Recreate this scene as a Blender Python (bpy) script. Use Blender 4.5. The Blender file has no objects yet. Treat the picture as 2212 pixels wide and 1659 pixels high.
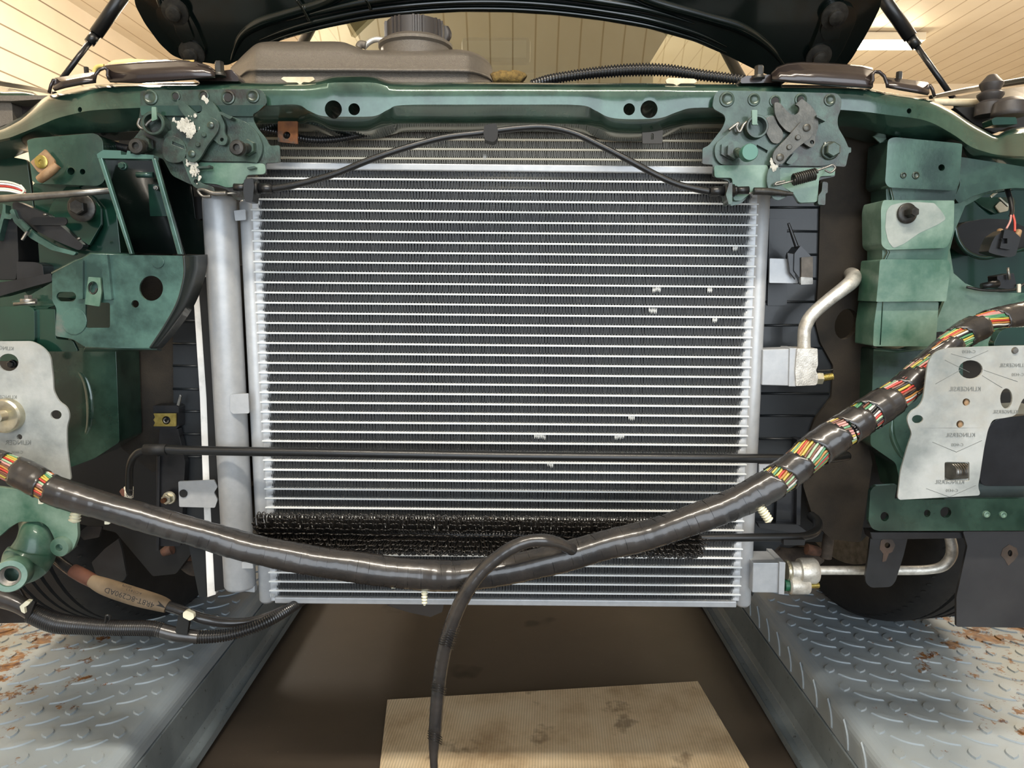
import bpy, bmesh, math, random
from mathutils import Vector, Matrix
from mathutils.geometry import tessellate_polygon
random.seed(7)
S = bpy.context.scene
COL = S.collection
PI = math.pi
# ---------------------------------------------------------------- camera, world, lights
HC = 0.86                       # camera height above the workshop floor
PITCH = math.radians(7.8)
FPX = 1536.0
cam = bpy.data.objects.new('camera', bpy.data.cameras.new('camera'))
COL.objects.link(cam)
cam.location = (0, 0, HC)
cam.rotation_euler = (math.radians(90) - PITCH, 0, 0)
cam.data.sensor_width = 36.0
cam.data.lens = 36.0 * FPX / 2212.0
cam.data.clip_start = 0.02
S.camera = cam
S.view_settings.view_transform = 'Standard'
S.view_settings.look = 'None'
S.view_settings.gamma = 1.0
S.view_settings.use_curve_mapping = False
S.view_settings.exposure = 0.0
W = bpy.data.worlds.new('workshop_air'); S.world = W; W.use_nodes = True
W.node_tree.nodes['Background'].inputs[0].default_value = (0.80, 0.88, 1.0, 1)
W.node_tree.nodes['Background'].inputs[1].default_value = 0.55

def area(name, loc, rot, sx, sy, power, col):
    l = bpy.data.lights.new(name, 'AREA'); l.shape = 'RECTANGLE'; l.size = sx; l.size_y = sy
    l.energy = power; l.color = col
    o = bpy.data.objects.new(name, l); COL.objects.link(o)
    o.location = loc; o.rotation_euler = [math.radians(a) for a in rot]
    return o
# daylight through the open workshop door behind the camera, and the warm tube lamps under the ceiling
area('door_daylight', (0.5, -2.6, 1.25), (84, 0, 4), 3.4, 2.1, 98, (0.84, 0.92, 1.0))
area('tube_glow_front', (0.0, -0.35, 2.52), (0, 0, 0), 1.6, 0.12, 85, (1.0, 0.92, 0.82))
area('tube_glow_left', (-1.5, 1.9, 2.50), (0, 20, 0), 1.3, 0.12, 75, (1.0, 0.84, 0.64))
area('tube_glow_right', (2.4, 2.2, 2.50), (0, 0, 0), 1.3, 0.12, 60, (1.0, 0.84, 0.64))
area('tube_glow_rear', (0.2, 4.6, 2.50), (0, 0, 0), 1.3, 0.12, 60, (1.0, 0.84, 0.64))

def fill_light(name, loc, power, r=.12):  # unseen fill light, added to brighten the ceiling and walls
    l = bpy.data.lights.new(name, 'POINT'); l.energy = power; l.shadow_soft_size = r; l.color = (1.0, .89, .75)
    o = bpy.data.objects.new(name, l); COL.objects.link(o); o.location = loc
fill_light('ceiling_fill_left', (-1.6, 3.4, 1.95), 60)
fill_light('ceiling_fill_right', (3.0, 3.2, 1.95), 75)
fill_light('ceiling_fill_rear', (.3, 5.3, 2.0), 60)
# ---------------------------------------------------------------- geometry helpers
CP, SP = math.cos(PITCH), math.sin(PITCH)
def ray(px, py):
    x = (px - 1106.0) / FPX; y = -(py - 829.5) / FPX
    return Vector((x, CP + y * SP, -SP + y * CP))
def P(px, py, Y):
    """point seen at (px,py) on the plane Y = Y0 + a*X + b*(Z-HC)"""
    d = ray(px, py)
    if isinstance(Y, (int, float)): Y = (Y, 0, 0)
    t = Y[0] / (d.y - Y[1] * d.x - Y[2] * d.z)
    return Vector((d.x * t, d.y * t, HC + d.z * t))
def PZ(px, py, Z):
    d = ray(px, py); t = (Z - HC) / d.z
    return Vector((d.x * t, d.y * t, Z))
def mpp(px, py, Y):
    if not isinstance(Y, (int, float)): Y = Y[0]
    return Y / ray(px, py).y / FPX
def zs(ox, oy, s):
    return lambda pts: [(ox + p[0] / s, oy + p[1] / s) + tuple(p[2:]) for p in pts]

def mesh_obj(name, verts, faces, mat, parent=None, smooth=False, bevel=0, bseg=2, solid=0):
    me = bpy.data.meshes.new(name)
    me.from_pydata([tuple(v) for v in verts], [], faces)
    bm = bmesh.new(); bm.from_mesh(me)
    bmesh.ops.recalc_face_normals(bm, faces=bm.faces)
    bm.to_mesh(me); bm.free()
    if smooth: me.polygons.foreach_set('use_smooth', [True] * len(me.polygons))
    if mat: me.materials.append(mat)
    o = bpy.data.objects.new(name, me); COL.objects.link(o)
    if parent: o.parent = parent
    if solid:
        m = o.modifiers.new('solid', 'SOLIDIFY'); m.thickness = solid; m.offset = 0
    if bevel:
        m = o.modifiers.new('bevel', 'BEVEL'); m.width = bevel; m.segments = bseg
        m.limit_method = 'ANGLE'; m.angle_limit = math.radians(38)
    return o
def thing(name, label, cat, group=None):
    o = bpy.data.objects.new(name, None); COL.objects.link(o)
    o.empty_display_size = 0.02
    o['label'] = label; o['category'] = cat
    if group: o['group'] = group
    return o
def tag(o, label, cat, group=None):
    o['label'] = label; o['category'] = cat
    if group: o['group'] = group
    return o
def lab(o, s): o['label'] = s; return o
def struct(o): o['kind'] = 'structure'; return o

def fillet(pts, r, n=4):
    if r <= 0: return [tuple(p[:2]) for p in pts]
    out = []; N = len(pts)
    for i in range(N):
        p = Vector(pts[i][:2]); a = Vector(pts[i - 1][:2]); b = Vector(pts[(i + 1) % N][:2])
        rr = pts[i][2] if len(pts[i]) > 2 else r
        la, lb = (a - p).length, (b - p).length
        d = min(rr, la * .48, lb * .48)
        if d < 1e-6: out.append(tuple(p)); continue
        A = p + (a - p) / la * d; B = p + (b - p) / lb * d
        for k in range(n + 1):
            t = k / n
            q = A * (1 - t) ** 2 + p * 2 * t * (1 - t) + B * t * t
            out.append((q.x, q.y))
    return out
def circ(cx, cy, r, ry=None, n=20, rot=0):
    ry = ry or r; c, s = math.cos(rot), math.sin(rot)
    return [(cx + r * math.cos(2 * PI * k / n) * c - ry * math.sin(2 * PI * k / n) * s,
             cy + r * math.cos(2 * PI * k / n) * s + ry * math.sin(2 * PI * k / n) * c) for k in range(n)]
def slot(cx, cy, w, h, n=6):
    r = min(w, h); out = []
    for k in range(4 * n):
        a = 2 * PI * k / (4 * n)
        out.append((cx + (w - r) * (1 if math.cos(a) > 0 else -1) + r * math.cos(a),
                    cy + (h - r) * (1 if math.sin(a) > 0 else -1) + r * math.sin(a)))
    return out
def rrect(x0, y0, x1, y1, r=3):
    return fillet([(x0, y0), (x1, y0), (x1, y1), (x0, y1)], r)

def plate(name, pts, Y, th, mat, parent=None, holes=(), r=0, bevel=0.0008, bseg=2):
    """sheet cut to an outline; front face lies on plane Y, thickness goes away from the camera"""
    loops = [fillet(pts, r)] + [list(h) for h in holes]
    front = []; idx = []
    for L in loops:
        idx.append((len(front), len(L)))
        front += [P(p[0], p[1], Y) for p in L]
    if isinstance(Y, (int, float)): nrm = Vector((0, 1, 0))
    else: nrm = Vector((-Y[1], 1, -Y[2])).normalized()
    # plane basis
    u = Vector((1, nrm.x * -1 / max(nrm.y, 1e-3), 0)).normalized(); v = nrm.cross(u)
    o0 = front[0]
    flat = []; k = 0
    for s, n in idx:
        flat.append([Vector(((q - o0).dot(u), (q - o0).dot(v), 0)) for q in front[s:s + n]])
    tris = tessellate_polygon(flat)
    N = len(front)
    verts = front + [q + nrm * th for q in front]
    faces = [tuple(t) for t in tris] + [tuple(N + i for i in reversed(t)) for t in tris]
    for s, n in idx:
        for i in range(n):
            a, b = s + i, s + (i + 1) % n
            faces.append((a, b, N + b, N + a))
    return mesh_obj(name, verts, faces, mat, parent, bevel=bevel, bseg=bseg)

def strip(name, A, B, mat, parent=None, th=0.0025, smooth=True, bevel=0):
    """skin between two rows of 3-D points (a bent side wall)"""
    n = len(A)
    return mesh_obj(name, A + B, [(i, i + 1, n + i + 1, n + i) for i in range(n - 1)], mat, parent, smooth=smooth, solid=th, bevel=bevel)
def PL(pts, Y): return [P(p[0], p[1], Y) for p in pts]

def catmull(pts, n):
    out = []
    m = len(pts)
    for i in range(m - 1):
        p0 = pts[max(i - 1, 0)]; p1 = pts[i]; p2 = pts[i + 1]; p3 = pts[min(i + 2, m - 1)]
        for k in range(n):
            t = k / n; t2 = t * t; t3 = t2 * t
            out.append([0.5 * (2 * b + (c - a) * t + (2 * a - 5 * b + 4 * c - d) * t2 + (-a + 3 * b - 3 * c + d) * t3)
                        for a, b, c, d in zip(p0, p1, p2, p3)])
    out.append(list(pts[-1]))
    return out
def resample(path, step):
    """path rows [x,y,z,r]"""
    L = [0]
    for a, b in zip(path, path[1:]): L.append(L[-1] + (Vector(b[:3]) - Vector(a[:3])).length)
    n = max(2, int(L[-1] / step)); out = []; j = 0
    for k in range(n + 1):
        d = L[-1] * k / n
        while j < len(L) - 2 and L[j + 1] < d: j += 1
        t = (d - L[j]) / max(L[j + 1] - L[j], 1e-9)
        out.append([x + (y - x) * t for x, y in zip(path[j], path[j + 1])])
    return out, L[-1]
def frames(path):
    T = []
    n = len(path)
    for i in range(n):
        a = Vector(path[max(i - 1, 0)][:3]); b = Vector(path[min(i + 1, n - 1)][:3])
        T.append((b - a).normalized())
    up = Vector((0, -1, 0))
    if abs(T[0].dot(up)) > .9: up = Vector((0, 0, 1))
    U = (up - T[0] * up.dot(T[0])).normalized(); out = [(T[0], U, T[0].cross(U))]
    for i in range(1, n):
        U = (U - T[i] * U.dot(T[i])).normalized()
        out.append((T[i], U, T[i].cross(U)))
    return out
def tube(name, pts, r, mat, parent=None, seg=14, step=None, corr=None, smooth=True, wob=0, lin=False, squash=1.0, wrap=None):
    """swept round bar through 3-D points; r scalar or one per point; corr=(pitch, amp) makes it corrugated"""
    rs = r if isinstance(r, (list, tuple)) else [r] * len(pts)
    rows = [[p[0], p[1], p[2], q] for p, q in zip(pts, rs)]
    if len(rows) > 2 and not lin: rows = catmull(rows, 10)
    if corr: step = corr[0] / 6
    if step or wob: rows, _ = resample(rows, step or 0.004)
    fr = frames(rows); verts = []; faces = []
    rnd = random.Random(len(pts) * 31 + seg)
    for i, (row, (T, U, V)) in enumerate(zip(rows, fr)):
        c = Vector(row[:3]); rad = row[3]
        if corr: rad *= (1 + corr[1]) if (i % 6) < 3 else (1 - corr[1])
        if wrap:
            ph = (i % wrap[0]) / wrap[0]; rad *= 1 + wrap[1] * (ph - .5)
        for k in range(seg):
            a = 2 * PI * k / seg
            rr = rad * (1 + (wob * (rnd.random() - .5) if wob else 0))
            verts.append(c + U * (math.cos(a) * rr * squash) + V * (math.sin(a) * rr))
    n = len(rows)
    for i in range(n - 1):
        for k in range(seg):
            a, b = i * seg + k, i * seg + (k + 1) % seg
            faces.append((a, b, b + seg, a + seg))
    faces.append(tuple(range(seg))); faces.append(tuple((n - 1) * seg + k for k in range(seg)))
    o = mesh_obj(name, verts, faces, mat, parent, smooth=smooth)
    if smooth:
        for f in o.data.polygons:
            if len(f.vertices) > 4: f.use_smooth = False
    return o
def ptube(name, pts, Y, rpx, mat, parent=None, **kw):
    """tube traced through (px,py[,Y]) points, radius given in photo pixels at that distance"""
    q = []; rs = []
    rl = rpx if isinstance(rpx, (list, tuple)) else [rpx] * len(pts)
    for p, rr in zip(pts, rl):
        y = p[2] if len(p) > 2 else Y
        q.append(P(p[0], p[1], y)); rs.append(rr * mpp(p[0], p[1], y))
    return tube(name, q, rs, mat, parent, **kw)
def lathe(name, c, axis, prof, mat, parent=None, seg=24, smooth=True, bevel=0, caps=True):
    """prof: list of (radius, distance along axis)"""
    axis = Vector(axis).normalized()
    up = Vector((0, 0, 1)) if abs(axis.z) < .9 else Vector((1, 0, 0))
    U = axis.cross(up).normalized(); V = axis.cross(U)
    verts = []; faces = []
    for r, d in prof:
        for k in range(seg):
            a = 2 * PI * (k + .5) / seg
            verts.append(Vector(c) + axis * d + U * (math.cos(a) * max(r, 1e-5)) + V * (math.sin(a) * max(r, 1e-5)))
    n = len(prof)
    for i in range(n - 1):
        for k in range(seg):
            a, b = i * seg + k, i * seg + (k + 1) % seg
            faces.append((a, b, b + seg, a + seg))
    if caps: faces.append(tuple(range(seg))); faces.append(tuple((n - 1) * seg + k for k in range(seg)))
    o = mesh_obj(name, verts, faces, mat, parent, smooth=smooth and seg > 8, bevel=bevel)
    if smooth and seg > 8:
        m = o.modifiers.new('es', 'EDGE_SPLIT'); m.split_angle = math.radians(40)
    return o
def box(name, lo, hi, mat, parent=None, bevel=0.001):
    x0, y0, z0 = lo; x1, y1, z1 = hi
    v = [(x0, y0, z0), (x1, y0, z0), (x1, y1, z0), (x0, y1, z0), (x0, y0, z1), (x1, y0, z1), (x1, y1, z1), (x0, y1, z1)]
    f = [(0, 1, 2, 3), (4, 5, 6, 7), (0, 1, 5, 4), (1, 2, 6, 5), (2, 3, 7, 6), (3, 0, 4, 7)]
    return mesh_obj(name, v, f, mat, parent, bevel=bevel)
def bolt(name, px, py, Y, rw, rh, mat, parent, hh=None, tilt=(0, -1, 0), hex_=True, wash=True, label=None):
    """flanged bolt head facing the camera; rw washer radius px, rh head radius px"""
    m = mpp(px, py, Y); c = P(px, py, Y); hh = hh or rh * m * .9
    root = None
    if wash:
        root = lathe(name, c, tilt, [(rw * m, -.001), (rw * m, .0018), (rw * m * .93, .0026), (rh * m, .0028)], mat, parent)
        lathe('bolt_head', c + Vector(tilt) * .0026, tilt, [(rh * m, 0), (rh * m, hh), (rh * m * .85, hh * 1.12)], mat, root, seg=6 if hex_ else 24)
    else:
        root = lathe(name, c, tilt, [(rh * m, -.001), (rh * m, hh), (rh * m * .85, hh * 1.12)], mat, parent, seg=6 if hex_ else 24)
    return root
def text_mesh(name, body, px, py, Y, hpx, mat, parent, rot=0, mirror=False, lift=0.0006, wpx=None, bold=0.0):
    """flat lettering lying on plane Y; rot in degrees (clockwise as seen), mirror flips it left-right"""
    cu = bpy.data.curves.new(name, 'FONT'); cu.body = body; cu.size = 1.0; cu.align_x = 'CENTER'; cu.align_y = 'CENTER'
    cu.offset = bold; cu.resolution_u = 2
    t = bpy.data.objects.new(name, cu); COL.objects.link(t)
    dg = bpy.context.evaluated_depsgraph_get()
    me = bpy.data.meshes.new_from_object(t.evaluated_get(dg)); bpy.data.objects.remove(t)
    xs = [v.co.x for v in me.vertices]; w = max(xs) - min(xs)
    sc = hpx / 0.72; sx = (wpx / w) if wpx else sc
    c, s = math.cos(math.radians(rot)), math.sin(math.radians(rot))
    for v in me.vertices:
        x = v.co.x * sx * (-1 if mirror else 1); y = -v.co.y * sc
        q = P(px + x * c - y * s, py + x * s + y * c, Y)
        v.co = q - Vector((0, lift, 0))
    me.name = name; me.materials.clear(); me.materials.append(mat)
    o = bpy.data.objects.new(name, me); COL.objects.link(o)
    if parent: o.parent = parent
    return o

# ---------------------------------------------------------------- materials
def lin(h):
    if isinstance(h, str):
        h = h.lstrip('#'); h = [int(h[i:i + 2], 16) / 255 for i in (0, 2, 4)]
    return tuple(((c / 12.92) if c <= .04045 else ((c + .055) / 1.055) ** 2.4) for c in h) + (1,)
class NT:
    def __init__(s, name):
        s.m = bpy.data.materials.new(name); s.m.use_nodes = True; s.t = s.m.node_tree
        s.b = s.t.nodes['Principled BSDF']; s.n = s.t.nodes; s.l = s.t.links
        s.tc = None
    def coord(s):
        if not s.tc: s.tc = s.n.new('ShaderNodeTexCoord')
        return s.tc.outputs['Object']
    def noise(s, scale, detail=4, rough=.55, vec=None, stretch=None, dist=0):
        t = s.n.new('ShaderNodeTexNoise'); t.inputs['Scale'].default_value = scale
        t.inputs['Detail'].default_value = detail; t.inputs['Roughness'].default_value = rough
        t.inputs['Distortion'].default_value = dist
        v = vec or s.coord()
        if stretch:
            mp = s.n.new('ShaderNodeMapping'); mp.inputs['Scale'].default_value = stretch
            s.l.new(v, mp.inputs[0]); v = mp.outputs[0]
        s.l.new(v, t.inputs['Vector']); return t.outputs['Fac']
    def ramp(s, fac, stops, interp='LINEAR'):
        r = s.n.new('ShaderNodeValToRGB'); r.color_ramp.interpolation = interp
        e = r.color_ramp.elements
        e[0].position, e[0].color = stops[0][0], stops[0][1]
        e[1].position, e[1].color = stops[-1][0], stops[-1][1]
        for p, c in stops[1:-1]:
            x = e.new(p); x.color = c
        s.l.new(fac, r.inputs[0]); return r.outputs[0]
    def mix(s, fac, a, b):
        m = s.n.new('ShaderNodeMix'); m.data_type = 'RGBA'
        if isinstance(fac, float): m.inputs[0].default_value = fac
        else: s.l.new(fac, m.inputs[0])
        for v, i in ((a, 6), (b, 7)):
            if isinstance(v, tuple): m.inputs[i].default_value = v
            else: s.l.new(v, m.inputs[i])
        return m.outputs[2]
    def math(s, op, a, b=None):
        m = s.n.new('ShaderNodeMath'); m.operation = op
        for i, v in ((0, a), (1, b)):
            if v is None: continue
            if isinstance(v, (int, float)): m.inputs[i].default_value = v
            else: s.l.new(v, m.inputs[i])
        return m.outputs[0]
    def bump(s, h, strength, dist=.001):
        b = s.n.new('ShaderNodeBump'); b.inputs['Strength'].default_value = strength
        b.inputs['Distance'].default_value = dist
        s.l.new(h, b.inputs['Height']); s.l.new(b.outputs[0], s.b.inputs['Normal'])
    def set(s, color=None, rough=None, metal=None, coat=None, spec=None, coat_rough=None):
        for v, k in ((color, 'Base Color'), (rough, 'Roughness'), (metal, 'Metallic'), (coat, 'Coat Weight'), (spec, 'Specular IOR Level'), (coat_rough, 'Coat Roughness')):
            if v is None: continue
            if isinstance(v, (int, float, tuple)): s.b.inputs[k].default_value = v
            else: s.l.new(v, s.b.inputs[k])
        return s.m
B0, B1 = (0, 0, 0, 1), (1, 1, 1, 1)
def simple(name, col, rough=.5, metal=0.0, coat=0.0, bump=0.0, bscale=400, spec=.5):
    n = NT(name); 
    if bump: n.bump(n.noise(bscale, 3), bump, .0006)
    return n.set(lin(col), rough, metal, coat, spec)
def mottled(name, c1, c2, scale=30, rough=.5, metal=0.0, coat=0.0, lo=.35, hi=.65, bump=.0, bscale=300, c3=None, s3=8, lo3=.6, hi3=.7, detail=5, stretch=None, crough=.08):
    n = NT(name)
    c = n.ramp(n.noise(scale, detail, .6, stretch=stretch), [(lo, lin(c1)), (hi, lin(c2))])
    if c3: c = n.mix(n.ramp(n.noise(s3, 6, .65), [(lo3, B0), (hi3, B1)]), c, lin(c3))
    if bump: n.bump(n.noise(bscale, 4), bump, .0008)
    return n.set(c, rough, metal, coat, None, crough)
M = {}
M['green'] = mottled('green_body_paint', '#143026', '#3c5a4c', 12, .24, .3, .9, .38, .64, .12, 260, '#34302a', 5, .60, .85)
M['green_pale'] = mottled('pale_green_overspray', '#375c4a', '#748c7c', 13, .42, .1, .3, .38, .62, .15, 420, '#315a4b', 7, .58, .75)
M['green_dark'] = mottled('dark_green_gloss_paint', '#0e2a21', '#1c4537', 7, .2, .3, .8, .3, .7, .06, 200)
M['green_black'] = mottled('green_black_hood_and_shade', '#060c0b', '#0b1512', 5, .22, .1, .7, .3, .7)
M['green_grey'] = mottled('latch_green_grey', '#25332b', '#43574c', 40, .36, .35, .35, .3, .7, .25, 500, '#2b2620', 24, .48, .64)
M['bracket'] = mottled('bracket_overspray_green', '#223d36', '#4a6c62', 18, .3, .25, .6, .38, .62, .2, 300, '#7d6f6e', 13, .62, .78)
M['latch_dark'] = mottled('oiled_steel', '#3f3f3a', '#5d5b54', 70, .38, .6, .1, .3, .7, .3, 500, '#31251d', 40, .62, .72)
M['alu'] = mottled('bare_aluminium', '#a6a9ac', '#b2b5b7', 80, .42, .25, 0, .3, .7, .08, 350)
M['alu_fin'] = simple('aluminium_fin', '#5c5d5d', .42, .5)
M['alu_tube'] = simple('aluminium_flat_tube', '#d9dcdb', .4, .0)
M['rad_fin'] = simple('radiator_fin_aluminium', '#8f897d', .45, .5)
M['rad_tube'] = simple('radiator_tube_brass_tint', '#d9cdb4', .4, .3)
M['cast'] = mottled('oxidised_alloy_pipe', '#a9a49a', '#d8d4ca', 90, .4, .55, 0, .3, .6, .5, 500, '#5c5648', 120, .66, .72)
M['black'] = simple('black_plastic', '#151617', .38, 0, .1, .1, 500)
M['black_matte'] = simple('black_matte_plastic', '#121212', .65, 0, 0, .15, 300)
M['black_metal'] = mottled('black_painted_steel', '#17181a', '#26272a', 30, .35, .3, .3, .3, .7, .1)
M['tank_black'] = mottled('radiator_tank_plastic', '#101316', '#1f2326', 10, .4, 0, .1, .3, .7, .1)
M['foam'] = mottled('brown_black_foam', '#1b1610', '#2f281e', 22, .85, 0, 0, .3, .7, .6, 500)
M['tape'] = mottled('black_vinyl_tape', '#232324', '#3a3633', 25, .27, 0, .35, .3, .7, .5, 90)
M['conduit'] = simple('corrugated_conduit', '#1b1b1c', .3, 0, .3)
M['rubber'] = mottled('tyre_rubber', '#0d0d0d', '#1a1918', 40, .75, 0, 0, .3, .7, .3)
M['rim'] = simple('dusty_wheel_rim', '#3a2f22', .5, .6)
M['rust'] = mottled('rusty_steel', '#4b2b16', '#7d4c24', 60, .8, .2, 0, .3, .7, .6, 300, '#3a3530', 30, .55, .65)
M['rust_tan'] = mottled('tan_rusted_clip', '#7b5a3c', '#a78a68', 50, .6, .3, 0, .3, .7, .4, 300)
M['zinc'] = mottled('zinc_plate', '#a8a28a', '#d5d0bc', 60, .3, .8, 0, .3, .7, .2)
M['gold'] = mottled('yellow_zinc', '#8f7f3c', '#c9b56a', 60, .3, .8, 0, .3, .7, .2)
M['steel'] = mottled('dull_steel', '#6b6863', '#94918a', 60, .35, .8, 0, .3, .7, .2)
M['bolt_dark'] = mottled('dark_bolt_steel', '#2b2a28', '#474540', 80, .4, .6, 0, .3, .7, .3)
M['gasket'] = mottled('grey_gasket_sheet', '#7f8583', '#aeb1ae', 16, .6, .15, 0, .32, .62, .35, 120, '#a39f94', 6, .5, .7)
M['print'] = simple('grey_print', '#6f7371', .7)
M['print_dark'] = simple('dark_print', '#2a2826', .7)
M['white'] = mottled('white_plastic_strip', '#c9c8c4', '#efeeea', 40, .5, 0, 0, .2, .5, .3, 100)
M['clip_white'] = simple('ivory_nylon', '#e9e4c8', .45, 0, .1)
M['tank'] = mottled('textured_grey_plastic', '#5f584f', '#6c655b', 300, .38, .15, 0, .3, .7, .9, 900)
M['cap'] = simple('dark_cap_plastic', '#3a3634', .45, 0, 0, .2, 500)
M['sheet_brown'] = mottled('brown_black_pressed_sheet', '#2b2422', '#3d3431', 10, .26, .3, .5, .3, .7)
M['paper'] = mottled('yellow_paper', '#b99a4c', '#e0c878', 8, .7)
M['grease'] = mottled('white_grease', '#8f8d82', '#c3c1b6', 120, .5, 0, 0, .3, .7, .8, 300)
M['washer_green'] = simple('painted_washer_green', '#3f6e5e', .4, .1, .3)
M['copper_tape'] = mottled('brown_tape', '#54342a', '#6e4636', 30, .5)
M['label_tan'] = mottled('aged_paper_label', '#6f5d47', '#8f7b62', 20, .6)
M['label_white'] = simple('paper_label', '#d8d0bd', .6)
M['tarnish'] = mottled('cream_bracket', '#b8a98c', '#d8ccb0', 40, .5)
# ---------------------------------------------------------------- the workshop
def plank_mat(name, axis, pitch, c, cgap, rough=.55):
    n = NT(name)
    sep = n.n.new('ShaderNodeSeparateXYZ'); n.l.new(n.coord(), sep.inputs[0])
    f = n.math('FRACT', n.math('DIVIDE', sep.outputs[axis], pitch))
    gap = n.math('LESS_THAN', f, .07)
    cc = n.ramp(n.noise(3, 4), [(.3, lin(c)), (.7, lin('#e6d9c2'))])
    return n.set(n.mix(gap, cc, lin(cgap)), rough)
wall_m = plank_mat('painted_planks', 2, .125, '#efe3cf', '#8d7f6a')
ceil_m = plank_mat('ceiling_cladding', 0, .14, '#efe4d0', '#c0ad90')
fm = NT('sealed_concrete')
c = fm.ramp(fm.noise(1.6, 6, .6), [(.3, lin('#3b342d')), (.75, lin('#554a3f'))])
c = fm.mix(fm.ramp(fm.noise(4.5, 3, .5), [(.66, B0), (.70, B1)]), c, lin('#241f1b'))
c = fm.mix(fm.ramp(fm.noise(260, 2, .5), [(.72, B0), (.78, B1)]), c, lin('#7d7263'))
fm.bump(fm.noise(60, 5), .15); fm.set(c, .55)
def quad(name, a, b, c_, d, mat):
    return struct(mesh_obj(name, [a, b, c_, d], [(0, 1, 2, 3)], mat, solid=.02))
X0, X1, Y0_, Y1_, ZT = -2.75, 4.6, -2.9, 6.5, 2.62
quad('floor', (X0, Y0_, -.01), (X1, Y0_, -.01), (X1, Y1_, -.01), (X0, Y1_, -.01), fm.m)
quad('ceiling', (X0, Y0_, ZT), (X1, Y0_, ZT), (X1, Y1_, ZT), (X0, Y1_, ZT), ceil_m)
quad('wall_left', (X0, Y0_, 0), (X0, Y1_, 0), (X0, Y1_, ZT), (X0, Y0_, ZT), wall_m)
quad('wall_right', (X1, Y0_, 0), (X1, Y1_, 0), (X1, Y1_, ZT), (X1, Y0_, ZT), wall_m)
quad('wall_back', (X0, Y1_, 0), (X1, Y1_, 0), (X1, Y1_, ZT), (X0, Y1_, ZT), wall_m)
# wall vent
vent = tag(mesh_obj('wall_vent', *(lambda c0: ([c0 + Vector(v) for v in [(0, -.11, -.09), (0, .11, -.09), (0, .11, .09), (0, -.11, .09), (.012, -.11, -.09), (.012, .11, -.09), (.012, .11, .09), (.012, -.11, .09)]] +
      [c0 + Vector((.013 + (k % 2) * .004, y, -.075 + k * .019)) for k in range(9) for y in (-.09, .09)],
      [(0, 1, 2, 3), (4, 5, 6, 7), (0, 1, 5, 4), (1, 2, 6, 5), (2, 3, 7, 6), (3, 0, 4, 7)] + [(8 + 2 * k, 9 + 2 * k, 11 + 2 * k, 10 + 2 * k) for k in range(8)]))(Vector((X0 + .012, 5.55, 2.16))), M['label_white']),
    'small louvred vent on the cream plank wall behind the left bonnet strut', 'vent')
# tube lamps under the ceiling
em = bpy.data.materials.new('lit_tube'); em.use_nodes = True
em.node_tree.nodes['Principled BSDF'].inputs['Emission Color'].default_value = (1, .87, .62, 1)
em.node_tree.nodes['Principled BSDF'].inputs['Emission Strength'].default_value = 40
def lamp(loc, L, label):
    t = thing('fluorescent_lamp', label, 'lamp', 'fluorescent tube lamps on the workshop ceiling')
    x, y, z = loc
    box('lamp_housing', (x - L / 2, y - .05, z), (x + L / 2, y + .05, z + .05), M['label_white'], t)
    tube('lamp_tube', [(x - L / 2 + .02, y, z - .03), (x + L / 2 - .02, y, z - .03)], .02, em, t)
lamp((2.22, 5.24, 2.55), 1.28, 'lit tube lamp seen between the bonnet and the right strut')
lamp((0.0, -.35, 2.56), 1.6, 'long tube lamp above the front of the car')

# ---------------------------------------------------------------- lift ramps
RT = .16; HR = HC - RT
rm = NT('ramp_blue_grey_paint')
base = rm.ramp(rm.noise(2.5, 5), [(.3, lin('#78838a')), (.7, lin('#98a3aa'))])
base = rm.mix(rm.ramp(rm.noise(420, 2), [(.74, B0), (.78, B1)]), base, lin('#33363a'))
rustc = rm.ramp(rm.noise(80, 4), [(.35, lin('#4f2c12')), (.65, lin('#80561f'))])
sep = rm.n.new('ShaderNodeSeparateXYZ'); rm.l.new(rm.coord(), sep.inputs[0])
ax = rm.math('ABSOLUTE', sep.outputs[0])
zone = rm.math('MULTIPLY', rm.math('SUBTRACT', ax, .60), 0.42)
rfac = rm.math('ADD', rm.noise(24, 6, .72, stretch=(1, 1, .2)), zone)
rmask = rm.ramp(rfac, [(.66, B0), (.71, B1)])
tan = rm.ramp(rm.math('ADD', rm.noise(9, 5, .6), zone), [(.60, B0), (.85, (.45, .45, .45, 1))])
base = rm.mix(tan, base, lin('#8f8a70'))
rm.bump(rm.noise(140, 5), .12)
rm.set(rm.mix(rmask, base, rustc), .55, .0)
def lens(c, u, v, n, L, w, h):
    """raised lens-shaped tread; c centre, u long axis, v short axis, n normal"""
    K = 7; top = []; bot = []
    for sgn in (1, -1):
        for k in range(K if sgn > 0 else K):
            t = -1 + 2 * k / (K - 1); t *= sgn
            if sgn < 0 and abs(t) == 1: continue
            y = sgn * (1 - t * t)
            bot.append(c + u * (t * L / 2) + v * (y * w / 2))
            top.append(c + u * (t * L / 2 * .9) + v * (y * w / 2 * .82) + n * h)
    m = len(bot); V = bot + top
    F = [(i, (i + 1) % m, m + (i + 1) % m, m + i) for i in range(m)] + [tuple(range(m, 2 * m))]
    return V, F
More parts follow.
